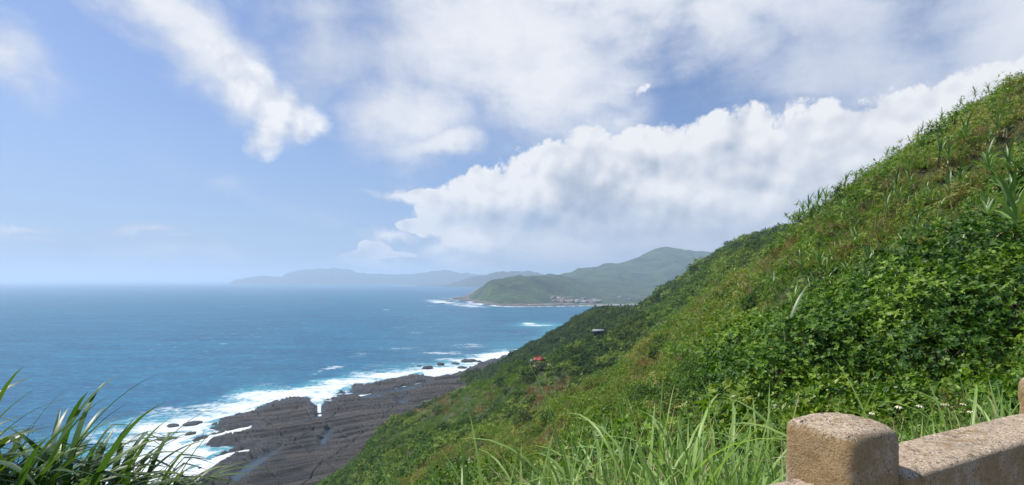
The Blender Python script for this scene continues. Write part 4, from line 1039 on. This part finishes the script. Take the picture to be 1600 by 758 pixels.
# short weeds on the ledge
X, Y = sample_fan(560, 1760, 2.35, 4.6, .2)
T_led = [tuft('ledge_blades', M_blade, 40, .5, 1.25, .024, .40, .42, 7), tuft('ledge_blades', M_blade, 40, .5, 1.08, .028, .55, .55, 7), tuft('ledge_dry', M_blade_dry, 30, .5, 1.2, .015, .55, .55, 7)]
xg, yg = sample_fan(690, 1700, 2.25, 4.4, .145); zg = land_h(xg, yg); kg = ((xg-c1[0])*BX[0]+(yg-c1[1])*BX[1]) > .32; kg &= (800+F*xg/yg > 800) | (rnd(len(xg)) < .4); xg, yg, zg = xg[kg], yg[kg], zg[kg]
far_r = sstep(1230, 1300, 800+F*xg/yg)
scatter('ledge_grass', T_led, np.stack([xg, yg, zg-.02], 1), np.stack([0*xg, 0*xg, rng.uniform(0, 6.28, len(xg))], 1), np.repeat((rng.uniform(.75, 1.25, len(xg))*(.92-.22*far_r))[:, None], 3, 1), rng.choice([0, 0, 1, 1, 2], len(xg)))
Z = land_h(X, Y); dd = (X-c1[0])*BX[0]+(Y-c1[1])*BX[1]; k = dd > .3
X, Y, Z = X[k], Y[k], Z[k]
scatter('ledge_weeds', P_vine+P_tuft, np.stack([X, Y, Z], 1), tilt_rot(slope(X, Y), .3, X), np.repeat(rng.uniform(.35, .6, len(X))[:, None], 3, 1), rng.integers(0, 5, len(X)))
m_pet = plain('white_petal', (.75, .75, .72), .6, 40, .05); m_yel = plain('flower_centre', (.6, .42, .05), .7, 40, .1)
def flower():
    t = thing('wildflower', 'small white daisy', 'flower')
    v, f = cylinder(.0025, .002, 0, .55, 5); link('stem', mesh_np('stem', v, f, [m_stem]), parent=t)
    a = np.arange(7)*2*math.pi/7; V = []; Q = []
    for k, x in enumerate(a):
        dx_, dy_ = math.cos(x), math.sin(x); V += [(dx_*.004, dy_*.004, .553), (dx_*.014-dy_*.006, dy_*.014+dx_*.006, .557), (dx_*.026, dy_*.026, .552), (dx_*.014+dy_*.006, dy_*.014-dx_*.006, .557)]
        Q.append((4*k, 4*k+3, 4*k+2, 4*k+1))
    link('petals', mesh_np('petals', V, np.array(Q), [m_pet]), parent=t)
    v, f = cylinder(.006, .003, .553, .561, 8); link('centre', mesh_np('centre', v, f, [m_yel]), parent=t); return t
fl0 = flower()
for k, (px_, py_, lab) in enumerate([(1397, 628, 'white wildflower nearest the granite post, over the beam'), (1403, 627, 'second white wildflower from the granite post'), (1478, 630, 'upper white wildflower over the middle of the beam'),
      (1482, 636, 'white wildflower just under the upper one over the beam'), (1502, 636, 'white wildflower right of the middle pair over the beam'), (1541, 643, 'rightmost white wildflower over the beam'), (1366, 640, 'white wildflower peeping out behind the granite post')]):
    Yf = 2.9+.06*k; x = (px_-800)/F*Yf; zt = (HY-py_)/F*Yf; s = max(.6, (zt-ground(x, Yf))/.555)
    f_ = fl0 if k == 0 else copy_thing(fl0, (0, 0, 0)); f_.location = (x, Yf, ground(x, Yf)); f_.scale = (.75, .75, s); f_.rotation_euler = (.1, -.05, k); f_['label'] = lab; f_['group'] = 'white flowers behind the beam'

# ------------------------------------------------------------------ single plants on the slope
L_strap = [ribbon(M_strap, L_, w_, ln, dr, tw, 400+k, 6) for k, (L_, w_, ln, dr, tw) in enumerate([(.75, .075, .5, .3, .2), (.68, .070, 1.0, .45, -.3), (.82, .075, .25, .2, .4), (.6, .065, 1.6, .6, .2)])]
L_dryst = [ribbon(M_dead, .6, .05, 1.4, .9, .8, 410, 5), ribbon(M_dead, .5, .045, .9, 1.1, -1., 411, 5)]
S_strap = stem_mesh(.04, .025, .45)
def strap_plant(dry=2, n=13):
    t = thing('strap_leaf_plant', 'x', 'plant'); link('stem', S_strap, parent=t)
    for k in range(n):
        o = link('leaf', L_strap[(2, 0, 0, 1, 1, 3)[min(5, k//3)]], parent=t); o.location = (0, 0, .45-.035*k); o.rotation_euler = (0, rng.normal()*.1, k*2.4+rng.normal()*.2)
        s = rng.uniform(.8, 1.15); o.scale = (s, s, s)
    for k in range(dry):
        o = link('withered_leaf', L_dryst[k % 2], parent=t); o.location = (0, 0, .12); o.rotation_euler = (0, 0, k*2.9)
    return t
SP = [strap_plant(2), strap_plant(3, 11)]
spots = []
def add_spots(pts, label, sc=(.8, 1.2)): spots.extend([(p[0], p[1], label, rng.uniform(*sc)*(p[2] if len(p) > 2 else 1)) for p in pts])
add_spots([(1386, 352), (1408, 340), (1432, 352), (1450, 330), (1470, 345), (1493, 330), (1512, 318), (1420, 372)], 'strap-leaved plant in the loose row across the upper middle slope', (.9, 1.2))
add_spots([(1385, 395), (1402, 405), (1423, 390), (1366, 432), (1352, 445), (1388, 436), (1410, 425)], 'pale strap-leaved plant in the patch above the rounded bushes', (.8, 1.15))
add_spots([(1590, 350), (1575, 372), (1596, 395)], 'large strap-leaved plant at the right edge of the slope', (1.3, 1.7))
add_spots([(1440, 214, .9), (1452, 206, .9), (1470, 196, .9), (1384, 246), (1432, 222, .9), (1500, 172, .8), (1524, 160, .8), (1545, 150, .8)], 'dark spiky plant on the upper part of the near slope skyline', (.75, 1.1))
add_spots([(1247, 340), (1255, 334), (1263, 329), (1276, 322), (1312, 297), (1320, 292), (1337, 280), (1290, 311)], 'dark spiky plant on the lower part of the near slope skyline', (.9, 1.35))
add_spots([(1006, 538), (1016, 532), (1025, 524), (1036, 512), (998, 548)], 'dark spear-leaved plant on the slope edge above brown grass', (1.1, 1.6))
add_spots([(1180, 388), (1187, 400), (1196, 392), (1095, 452), (1088, 460), (1132, 425), (1146, 418)], 'spiky plant near where the ridge meets the near slope', (.7, 1.1))
add_spots([(1160, 480), (1205, 470), (1255, 440), (1300, 420), (1330, 400), (1240, 500), (1275, 470), (1140, 510), (1320, 350), (1360, 330), (1420, 285), (1465, 270), (1510, 240), (1560, 230), (1355, 300), (1580, 290), (1540, 280)],
          'solitary strap-leaved plant poking out of creepers', (.7, 1.3))
for n_, (pxa, pxb, lo, hi), lab, sc_ in ((24, (1330, 1590, .12, .42), 'small strap-leaved plant in the upper band of the slope', (.8, 1.2)), (26, (1180, 1560, .42, .68), 'small strap-leaved plant in the middle band of the slope', (.7, 1.1)), (14, (1050, 1300, .3, .8), 'small spiky plant on the lower left part of the slope', (.9, 1.4))):
    for k in range(n_):
        x_ = rng.uniform(pxa, pxb); top = float(crest_py(x_)); y_ = top+(660-top)*rng.uniform(lo, hi); spots.append((x_, y_, lab, rng.uniform(*sc_)))
strap_sets = {}
for k, (px_, py_, lab, s) in enumerate(spots):
    h_ = hit(px_, py_, lift=.3)
    while h_.y > 95 and py_ < 640: py_ += 3; h_ = hit(px_, py_, lift=.3)
    o = SP[k] if k < 2 else copy_thing(SP[k % 2], (0, 0, 0))
    o.location = (h_.x, h_.y, h_.z+.30+.016*h_.y); o.rotation_euler = (rng.normal()*.12, rng.normal()*.12, rng.uniform(0, 6)); o.scale = (s, s, s)
    o['label'] = lab; strap_sets.setdefault(lab, []).append(o); o['group'] = 'strap-leaved plants on the near slope'
for lab, os_ in strap_sets.items(): number_off(os_, '%s from left, '+lab)
# rounded bushes
m_twig = plain('twig_bark', (.07, .055, .04), .9, 12, .3)
def trunk_mesh(h, r, n=4):
    parts = [cylinder(r, r*.6, -.5, h, 7)]
    for k in range(n):
        a = k*2*math.pi/n+.4; v, f = cylinder(r*.55, r*.2, 0, h*.9, 5); c_, s_ = math.cos(.7), math.sin(.7)
        v = np.stack([v[:, 0]*c_+v[:, 2]*s_, v[:, 1], -v[:, 0]*s_+v[:, 2]*c_], 1); v = np.stack([v[:, 0]*math.cos(a)-v[:, 1]*math.sin(a), v[:, 0]*math.sin(a)+v[:, 1]*math.cos(a), v[:, 2]+h*.45], 1)
        parts.append((v, f))
    V, Fs = join(*parts); return mesh_np('trunk', V, Fs, [m_twig], True)
BM = [rosette_dome('bush_foliage', M_bush, 1.0, .8, 620, 9, .075, .030, 2, .22, -.25, inner=.5) for _ in range(3)]
T_b = trunk_mesh(.5, .05)
def bush(k, me, nm='rounded_bush', trunk=T_b):
    t = thing(nm, 'x', 'bush'); link('foliage', me, parent=t); link('trunk', trunk, parent=t, loc=(0, 0, -.3)); return t
B0 = [bush(k, BM[k]) for k in range(3)]
bl = [(1010, 628, .9, 'dark bush right behind the tallest grass, left of the rounded ones'), (960, 648, .8, 'dark bush behind the left part of the tall grass'), (1060, 640, .9, 'dark bush just behind the middle of the tall grass'), (1115, 640, .9, 'dark bush behind the right part of the tall grass'),
      (1165, 640, .9, 'dark bush up left of the granite post, behind the grass'), (1215, 632, .8, 'dark bush just above the left corner of the granite post'), (905, 640, .7, 'small dark bush on the slope edge left of the tall grass'), (1145, 592, 1.0, 'dark rounded bush behind the tallest grass'), (1200, 575, 1.2, 'large glossy bush left of the deep shadow above the granite post'), (1262, 570, 1.1, 'large glossy bush straight above the granite post'),
      (1320, 585, 1.0, 'glossy bush up right of the granite post, over the white flowers'), (1225, 530, .9, 'bush with bright leaf tips on top of the big bush mass, left part'), (1290, 520, 1.0, 'bush crowning the middle of the big bush mass'),
      (1380, 550, 1.1, 'dark bush in the hollow in the middle of the near slope'), (1440, 530, 1.2, 'deep green bush right of the hollow in the near slope'), (1350, 485, 1.0, 'rounded bush below the patch of pale strap-leaved plants'),
      (1430, 470, 1.1, 'glossy bush below the row of strap-leaved plants'), (1500, 450, 1.3, 'big dark green bush in the right third of the slope'), (1560, 420, 1.3, 'big dark bush near the right edge of the slope'),
      (1520, 520, 1.2, 'bright bush in the lower right part of the slope'), (1585, 500, 1.1, 'yellow-green bush at the right edge above the beam'), (1470, 590, .9, 'leafy bush just above the white flowers'),
      (1090, 575, .9, 'small dark bush left of the big bush mass'), (1540, 370, 1.0, 'dark bush under the large strap-leaved plant at the right edge'), (1330, 290, 0.5, 'dark green bush high on the slope close to the skyline'), (1340, 306, .45, 'small dark bush just under the high bush near the skyline')]
for k, (px_, py_, s, lab) in enumerate(bl):
    h_ = hit(px_, py_+12); s *= .55+.05*h_.y if h_.y < 14 else 1.1
    o = B0[k] if k < 3 else copy_thing(B0[k % 3], (0, 0, 0))
    o.location = (h_.x, h_.y, h_.z+(.38 if k > 6 else .75)*s); o.rotation_euler = (0, 0, rng.uniform(0, 6)); o.scale = (s*1.1, s*1.1, s*rng.uniform(.9, 1.2)); o['label'] = lab; o['group'] = 'rounded bushes on the near slope'
# trees and thickets farther down, each a crown on a trunk
T_t = trunk_mesh(1.6, .16)
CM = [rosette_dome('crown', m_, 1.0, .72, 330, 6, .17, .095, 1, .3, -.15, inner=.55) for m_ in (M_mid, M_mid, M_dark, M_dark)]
def tree(me):
    t = thing('coastal_tree', 'x', 'tree'); link('crown', me, parent=t, loc=(0, 0, .35)); o = link('trunk', T_t, parent=t, loc=(0, 0, -.75)); o.scale = (.5, .5, .5); return t
T0 = [tree(m_) for m_ in CM]; tcount = 0
def trees(pts, label, group, kinds, sc, sink=.1):
    os_ = trees_(pts, label, group, kinds, sc, sink); number_off(os_, '%s from left, '+label)
def trees_(pts, label, group, kinds, sc, sink):
    global tcount
    made = []
    for p in pts:
        h_ = hit(p[0], p[1], 20); base = T0[kinds[int(rng.integers(len(kinds)))]]
        o = copy_thing(base, (0, 0, 0)); s = rng.uniform(*sc)*(p[2] if len(p) > 2 else 1)
        o.location = (h_.x, h_.y, h_.z-sink*s); o.rotation_euler = (rng.normal()*.1, rng.normal()*.1, rng.uniform(0, 6)); o.scale = (s, s, s*rng.uniform(.75, 1.1)); o['label'] = label; o['group'] = group; tcount += 1; made.append(o)
    return made
trees([(872, 566), (884, 560), (896, 566), (908, 572), (900, 555), (918, 562), (928, 552), (940, 560), (955, 550), (886, 572), (925, 575), (945, 571)], 'dark tree in the grove right of the pavilion', 'trees right of the red-roofed pavilion', (2, 3, 2, 0), (1.9, 2.8))
trees([(815, 577), (822, 572), (806, 582), (812, 586)], 'shrubby tree just left of the red-roofed pavilion', 'trees left of the red-roofed pavilion', (0, 1), (1.1, 1.6))
trees([(700, 668), (712, 662), (726, 668), (740, 660), (690, 676), (757, 668), (772, 660), (790, 664), (812, 660), (826, 668), (735, 680), (755, 684)], 'dark bush in the belt across the lower slope', 'dark bushes across the lower slope', (2, 0), (1.3, 2.1))
trees([(545, 742), (560, 738), (575, 746), (590, 735), (610, 728), (630, 740), (600, 712), (618, 700)], 'rounded bush on the cliff edge over the rock platform', 'bushes on the cliff edge', (0, 1), (1.5, 2.3))
trees([(618, 655), (632, 650), (645, 652), (657, 656), (640, 664), (625, 668), (668, 648), (675, 658), (688, 642), (652, 668)], 'dome-shaped bush on the knoll below the lawn', 'bushes on the knoll below the lawn', (2, 0), (2.2, 3.4), .2)
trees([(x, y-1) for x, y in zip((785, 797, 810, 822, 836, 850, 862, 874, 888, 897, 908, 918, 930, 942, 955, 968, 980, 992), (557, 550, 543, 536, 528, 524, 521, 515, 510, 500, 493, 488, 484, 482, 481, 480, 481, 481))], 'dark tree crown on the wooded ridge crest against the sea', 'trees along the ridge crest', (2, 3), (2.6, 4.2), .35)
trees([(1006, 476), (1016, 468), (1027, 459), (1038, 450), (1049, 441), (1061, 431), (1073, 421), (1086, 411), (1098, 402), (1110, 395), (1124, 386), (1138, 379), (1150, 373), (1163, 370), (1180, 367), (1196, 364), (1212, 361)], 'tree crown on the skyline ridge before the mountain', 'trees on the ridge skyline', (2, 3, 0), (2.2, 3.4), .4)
trees([(float(a), float(b_)) for a, b_ in zip(rng.uniform(870, 1010, 26), rng.uniform(492, 535, 26)) if abs(a-935) > 16], 'dark tree of the wood round the grey-roofed shelter', 'trees round the grey-roofed shelter', (2, 3), (2.4, 3.8), .2)
trees([(float(a), float(b_)) for a, b_ in zip(rng.uniform(700, 830, 22), rng.uniform(575, 603, 22))], 'low dark tree left of the pavilion above the surf', 'trees left of the pavilion above the surf', (2, 3, 0), (2.0, 3.2), .2)
for t_ in T0:
    for ch in list(t_.children): bpy.data.objects.remove(ch)
    bpy.data.objects.remove(t_)
# row of small clipped shrubs on the lawn
BL = [hit(x, y, 150) for x, y in ((646, 621), (651, 620), (656, 618), (661, 617), (666, 615), (671, 613), (676, 611))]
ls = rosette_dome('lawn_shrub_foliage', M_dark, 1.0, 1.5, 60, 5, .5, .3, 1, .2, 0)
for k, h_ in enumerate(BL):
    t = thing('lawn_shrub', ORD[k]+' from left, small dark upright shrub in the row on the pale lawn', 'shrub', (h_.x, h_.y, h_.z), k, 'shrubs on the lawn'); link('foliage', ls, parent=t); link('stem', stem_mesh(.1, .08, 1.2), parent=t)
# ------------------------------------------------------------------ red-roofed pavilion on the spur
m_red = plain('red_roof_tile', (.27, .050, .035), .7, 3, .2); m_redd = plain('red_fascia', (.25, .04, .03), .7, 3, .1)
m_col = plain('weathered_timber', (.16, .11, .10), .85, 4, .25); m_deck = plain('deck_board', (.24, .19, .16), .85, 4, .25)
m_white = plain('white_paint', (.8, .8, .78), .6, 4, .04); m_tan = plain('tan_rock', (.42, .34, .25), .9, 2, .25, bmp=.5)
m_metal = plain('grey_metal_roof', (.20, .235, .25), .6, 2, .12); m_slab = plain('concrete', (.38, .37, .35), .85, 1.5, .15)
m_dkwall = plain('dark_wall', (.07, .06, .06), .9, 2, .2)
def part(name, mat, parent, *vf, smooth=False):
    V, Fs = join(*vf); return link(name, mesh_np(name, V, Fs, [mat], smooth), parent=parent)
def pyramid_panel(k, r, z0, z1, th=.12):
    a0, a1 = math.pi/4+k*math.pi/2, math.pi/4+(k+1)*math.pi/2
    p = np.array([(r*math.cos(a0), r*math.sin(a0), z0), (r*math.cos(a1), r*math.sin(a1), z0), (.12*math.cos(a1), .12*math.sin(a1), z1), (.12*math.cos(a0), .12*math.sin(a0), z1)])
    q = p.copy(); q[:, 2] -= th; q[:, :2] *= .985
    return np.concatenate([p, q]), np.array([(0, 1, 2, 3), (7, 6, 5, 4), (0, 4, 5, 1), (1, 5, 6, 2), (2, 6, 7, 3), (3, 7, 4, 0)])
PV = Vector(PAV)+Vector((0, 0, .35))
t = thing('pavilion', 'small open pavilion with a red pyramid roof and timber posts on the green spur', 'pavilion', PV, math.radians(14))
t.scale = (.80, .80, .86)
zt = 2.35
for k in range(4): part('roof_panel', m_red, t, pyramid_panel(k, 2.95, zt, zt+1.25))
for k in range(4):
    a = math.pi/4+k*math.pi/2; n_ = 6; ts = np.linspace(0, 1, 2)
    p0 = np.array([2.98*math.cos(a), 2.98*math.sin(a), zt+.02]); p1 = np.array([.1*math.cos(a), .1*math.sin(a), zt+1.30]); e = np.array([-math.sin(a), math.cos(a), 0])*.09; u_ = np.array([0, 0, .1])
    V = np.array([p0-e, p0+e, p0+e+u_, p0-e+u_, p1-e, p1+e, p1+e+u_, p1-e+u_]); part('ridge_tile', m_redd, t, (V, np.array([(0, 1, 2, 3), (7, 6, 5, 4), (0, 4, 5, 1), (1, 5, 6, 2), (2, 6, 7, 3), (3, 7, 4, 0)])))
part('finial', m_redd, t, cylinder(.16, .05, zt+1.25, zt+1.6, 8))
for sx, sy in ((1, 0), (-1, 0), (0, 1), (0, -1)):
    part('fascia', m_redd, t, box(sx*2.0, sy*2.0, zt-.16, .1 if sx else 3.9, .1 if sy else 3.9, .18))
for sx in (-1, 1):
    for sy in (-1, 1):
        part('column', m_col, t, box(sx*1.7, sy*1.7, 1.1, .2, .2, 2.3)); part('stilt', m_col, t, box(sx*1.9, sy*1.9, -.75, .2, .2, 1.3))
for k in range(11): part('deck_board', m_deck, t, box(-2.0+.4*k, 0, -.03, .37, 4.4, .1))
for s in (-1, 1):
    part('railing_bar', m_col, t, box(0, s*1.72, .85, 3.3, .07, .08), box(0, s*1.72, .5, 3.3, .06, .06)); part('railing_bar', m_col, t, box(s*1.72, .3, .85, .07, 2.7, .08), box(s*1.72, .3, .5, .06, 2.7, .06))
    part('bench', m_deck, t, box(0, s*1.35, .45, 2.6, .4, .07), box(-1.1, s*1.35, .22, .1, .35, .42), box(1.1, s*1.35, .22, .1, .35, .42))
for k in range(5): part('baluster', m_col, t, box(-1.3+.65*k, -1.72, .45, .07, .07, .8))
s_ = thing('notice_board', 'white notice board under the left eave of the red-roofed pavilion', 'sign', PV+Vector((-2.35, -1.1, -.2)), .2)
part('panel', m_white, s_, box(0, 0, 2.05, .75, .06, .5)); part('post', m_col, s_, box(-.3, .05, .9, .08, .08, 1.9)); part('post', m_col, s_, box(.3, .05, .9, .08, .08, 1.9))
def rock_mesh(seed, n=2, sx=1, sy=1, sz=.6, mat=None, amp=.35, sub=3):
    import bmesh
    bm = bmesh.new(); bmesh.ops.create_icosphere(bm, subdivisions=sub, radius=1)
    V = np.array([v.co[:] for v in bm.verts]); Fc = np.array([[v.index for v in f.verts] for f in bm.faces]); bm.free()
    d = fbm(V[:, 0]*1.3+seed*5+V[:, 2], V[:, 1]*1.3-V[:, 2]*.8, 4, seed)-.5; d2 = ridged(V[:, 0]*2+V[:, 2]*1.7+seed, V[:, 1]*2+V[:, 2], 3, seed+3)-.5
    V = V*(1+amp*2*d+amp*.8*d2)[:, None]; V = V*np.array([sx, sy, sz]); V[:, 2] = np.maximum(V[:, 2], -.35*sz)
    return mesh_np('sea_rock', V, Fc, [mat], False, {'wet': np.full(len(V), .75), 'bed': rng.random(len(V))*.5+.3})
for k, (dx_, dz_, s, lab) in enumerate([(2.9, .1, .75, 'upright tan boulder just right of the red-roofed pavilion'), (3.7, -.1, .55, 'smaller tan boulder, farther right of the red-roofed pavilion')]):
    o = link('boulder', rock_mesh(30+k, mat=m_tan, sz=1.0), loc=(PV.x+dx_, PV.y-.8, PV.z+dz_-.2), label=lab, cat='boulder', group='boulders beside the pavilion'); o.scale = (s*.7, s*.7, s*1.2)
# ------------------------------------------------------------------ grey-roofed shelter in the wood
G = Vector(SHE)
t = thing('shelter', 'low shelter with a flat pale grey metal roof half hidden in the dark wood', 'shelter', G, math.radians(-6))
V = np.array([(-3.4, -2, 2.6), (3.4, -2, 2.6), (3.4, 2, 2.6), (-3.4, 2, 2.6), (-2.6, -.6, 3.5), (2.6, -.6, 3.5), (2.6, .6, 3.5), (-2.6, .6, 3.5)])
part('roof', m_metal, t, (V, np.array([(0, 1, 5, 4), (1, 2, 6, 5), (2, 3, 7, 6), (3, 0, 4, 7), (4, 5, 6, 7), (3, 2, 1, 0)])))
for x in (-2.8, -1, 1, 2.8):
    for y in (-1.6, 1.6): part('column', m_col, t, box(x, y, 1.3, .18, .18, 2.6))
part('back_wall', m_dkwall, t, box(0, 1.3, 1.2, 5.6, .12, 2.4)); part('floor_slab', m_slab, t, box(0, 0, -.1, 6.6, 4, .3)); part('bench', m_deck, t, box(-.6, .7, .5, 3, .5, .1))
r_ = hit(849, 525, 200)
t = thing('wooden_railing', 'tiny wooden railing on the crest of the dark ridge above the sea', 'railing', (r_.x, r_.y, r_.z+2.2), 0)
for k in range(6): part('post', m_col, t, box(-5+2*k, 0, .2, .22, .22, 2.6))
part('rail', m_col, t, box(0, 0, 1.3, 10.3, .14, .14)); part('rail', m_col, t, box(0, 0, .7, 10.3, .12, .12))
# ------------------------------------------------------------------ rocks in the surf
RM = [rock_mesh(k, mat=m_rock, sz=.55+.1*(k % 3)) for k in range(6)]
for k, (px_, py_, w_, h_, lab) in enumerate([(733, 562, 13, 7, 'large black rock in the surf at the foot of the wooded slope'), (688, 568, 8, 6, 'black rock with a pointed top left of the largest surf rock'), (668, 574, 9, 5, 'low black rock at the left end of the line of surf rocks'),
    (712, 567, 8, 3, 'thin flat rock between the pointed rock and the largest surf rock'), (748, 564, 6, 3, 'small rock touching the right end of the largest surf rock'), (722, 574, 8, 3, 'low rock at the water edge below the largest surf rock'), (655, 571, 5, 2, 'tiny rock awash at the far left of the line of surf rocks'),
    (300, 661, 14, 5, 'flat dark rock in the white water beyond the platform point'), (270, 664, 10, 4, 'smaller flat rock left of the flat rock in the white water'), (298, 676, 8, 6, 'rock in the white water close to the platform point'),
    (262, 684, 14, 4, 'low brown rock awash left of the platform'),
    (716, 466, 12, 2.5, 'long reef rock off the tip of the headland'), (702, 471, 8, 2, 'outermost reef rock in the foam off the headland'), (726, 470, 9, 2.5, 'reef rock in the foam close under the headland'), (735, 463, 8, 2.5, 'reef rock at the far side of the headland tip'),
    (745, 473, 10, 2, 'dark reef rock along the headland shore, left part'), (762, 476, 10, 2, 'dark reef rock along the headland shore, middle part'), (690, 474, 6, 1.5, 'small reef rock at the end of the foam'), (722, 475, 7, 1.5, 'small reef rock in the near edge of the foam off the headland')]):
    Y_ = H*F/(py_+h_*.4-HY); s = w_/F*Y_*1.0
    o = link('sea_rock', RM[k % 6], loc=((px_-800)/F*Y_, Y_, -H-.05), label=lab, cat='rock', group='rocks in the surf'); o.scale = (s, s*.7, max(h_/F*Y_*1.1, .5)); o.rotation_euler = (0, 0, k*1.9)
# ------------------------------------------------------------------ village at the foot of the mountain
wallc = [plain('village_wall', c_, .85, .3, .1) for c_ in ((.30, .29, .28), (.24, .23, .22), (.27, .20, .19), (.18, .21, .25), (.36, .36, .36), (.28, .24, .21))]
roofc = [plain('village_roof', c_, .8, .3, .1) for c_ in ((.20, .10, .085), (.28, .27, .26), (.14, .19, .27), (.24, .16, .14), (.36, .36, .36))]
m_win = plain('village_window', (.05, .06, .07), .2, .5, .1)
def house(k, w, d, h, wm, rm, gable):
    t = thing('village_house', 'x', 'house'); part('wall', wm, t, box(0, 0, h/2-1, w, d, h+2))
    if gable:
        V = np.array([(-w/2-.5, -d/2-.5, h), (w/2+.5, -d/2-.5, h), (w/2+.5, d/2+.5, h), (-w/2-.5, d/2+.5, h), (-w/2-.5, 0, h+d*.3), (w/2+.5, 0, h+d*.3)])
        part('roof', rm, t, (V, np.array([(0, 1, 5, 4), (2, 3, 4, 5), (3, 2, 1, 0)])), (V, np.array([(1, 2, 5), (3, 0, 4)])))
    else:
        part('roof', rm, t, box(0, 0, h+.2, w+.6, d+.6, .4)); part('roof_tank', wallc[4], t, box(w*.2, 0, h+1.4, 3, 3, 2))
    for fl in range(int(h//3)):
        for x in np.linspace(-w*.32, w*.32, 3): part('window', m_win, t, box(x, -d/2, fl*3+1.8, w*.14, .12, 1.5))
    return t
hp = [house(0, 13, 10, 7, wallc[0], roofc[0], True), house(1, 11, 10, 9.5, wallc[1], roofc[1], False), house(2, 15, 10, 6.5, wallc[2], roofc[3], True), house(3, 12, 11, 9, wallc[3], roofc[2], False), house(4, 14, 10, 10, wallc[4], roofc[4], False), house(5, 10, 9, 6, wallc[5], roofc[0], True)]
desc = ['white red-roofed house', 'grey flat-roofed house', 'pinkish red-roofed house', 'blue-grey flat-roofed house', 'white flat-roofed block', 'ochre red-roofed house']
def head_h(px_, Y_):
    XXh, YYh, Zh = HEAD; i = (px_-640)/(1300-640)*(Zh.shape[1]-1); q = np.log(YYh[:, 0]); j = np.interp(math.log(Y_), q, np.arange(len(q)))
    return float(Zh[int(round(j)), int(round(i))])
hk = 0; rows_ = {}
def put_house(px_, Y_, k, where, s=1.0):
    global hk
    x = (px_-800)/F*Y_; o = hp[k] if hk < 6 and k == hk else copy_thing(hp[k], (0, 0, 0)); hk += 1
    o.location = (x, Y_, head_h(px_, Y_)); o.rotation_euler = (0, 0, rng.uniform(-.5, .5)); o.scale = (s, s, .68*s*rng.uniform(.8, 1.15)); o['label'] = desc[k]+where; o['group'] = 'houses of the village'; rows_.setdefault(where, []).append((o, desc[k]))
for k in range(6): put_house(866+12*k, 1685, k, (' at the left end of the village', ' in the left part of the village front', ' left of the village centre on the waterfront', ' in the village centre on the waterfront', ' right of the village centre on the waterfront', ' in the right part of the village front')[k])
for row, (Yr, a_, b_, n_) in enumerate([(1705, 868, 934, 12), (1725, 864, 938, 11), (1750, 866, 936, 11), (1780, 872, 930, 7)]):
    for x_ in np.linspace(a_, b_, n_):
        put_house(x_+rng.uniform(-1.5, 1.5), Yr+rng.uniform(-10, 10), int(rng.integers(6)), (' in the front row of the village', ' in the second row of the village', ' in the third row of the village', ' in the back rows of the village', ' on rising ground behind it')[row], 1.0)
for px_, Y_, k, wh in [(891, 1850, 4, ' standing tallest above the village centre'), (912, 1860, 3, ' on the hillside above the right of the village'), (927, 1820, 1, ' standing tall at the right end of the village'), (969, 2080, 4, ' alone in the fields right of the village'),
                       (998, 1950, 2, ' beside the beach at the foot of the dark ridge'), (1008, 1960, 5, ' nearest the dark ridge'), (985, 1930, 0, ' by itself above the beach')]:
    put_house(px_, Y_, k, wh, 1.25 if k in (4, 3) else 1.0)
for wh, lst in rows_.items():
    if len(lst) > 1:
        for k, (o, d_) in enumerate(sorted(lst, key=lambda q: q[0].location.x/q[0].location.y)): o['label'] = ORD[k]+' from left, '+d_+wh
m_sea_wall = plain('sea_wall_concrete', (.42, .40, .36), .9, .1, .1)
bx = [((p-800)/F*y, y) for p, y in ((826, 1540), (850, 1560), (880, 1590), (905, 1625), (930, 1655))]
for k, ((x0, y0), (x1, y1)) in enumerate(zip(bx[:-1], bx[1:])):
    L_ = math.hypot(x1-x0, y1-y0); o = link('sea_wall', mesh_np('sea_wall', *box(0, 0, 0, L_, 3, 5), [m_sea_wall]), loc=((x0+x1)/2, (y0+y1)/2, -H+2.2), label=('left end', 'left middle', 'right middle', 'right end')[k]+' section of the pale concrete sea wall below the village', cat='sea wall', group='sea wall sections'); o.rotation_euler = (0, 0, math.atan2(y1-y0, x1-x0))
# ------------------------------------------------------------------ sea air
hz_v, hz_f = box(0, 22500, (262-96)/2, 330000, 100000, 262+96)
m_haze = bpy.data.materials.new('sea_haze'); m_haze.use_nodes = True
nt = m_haze.node_tree; nt.nodes.clear()
o_ = nt.nodes.new('ShaderNodeOutputMaterial'); pv = nt.nodes.new('ShaderNodeVolumePrincipled')
pv.inputs['Color'].default_value = (.66, .82, 1.0, 1); pv.inputs['Density'].default_value = .00016
pv.inputs['Anisotropy'].default_value = .2
nt.links.new(pv.outputs[0], o_.inputs['Volume'])
link('haze', mesh_np('haze', hz_v, hz_f, [m_haze]), kind='stuff')
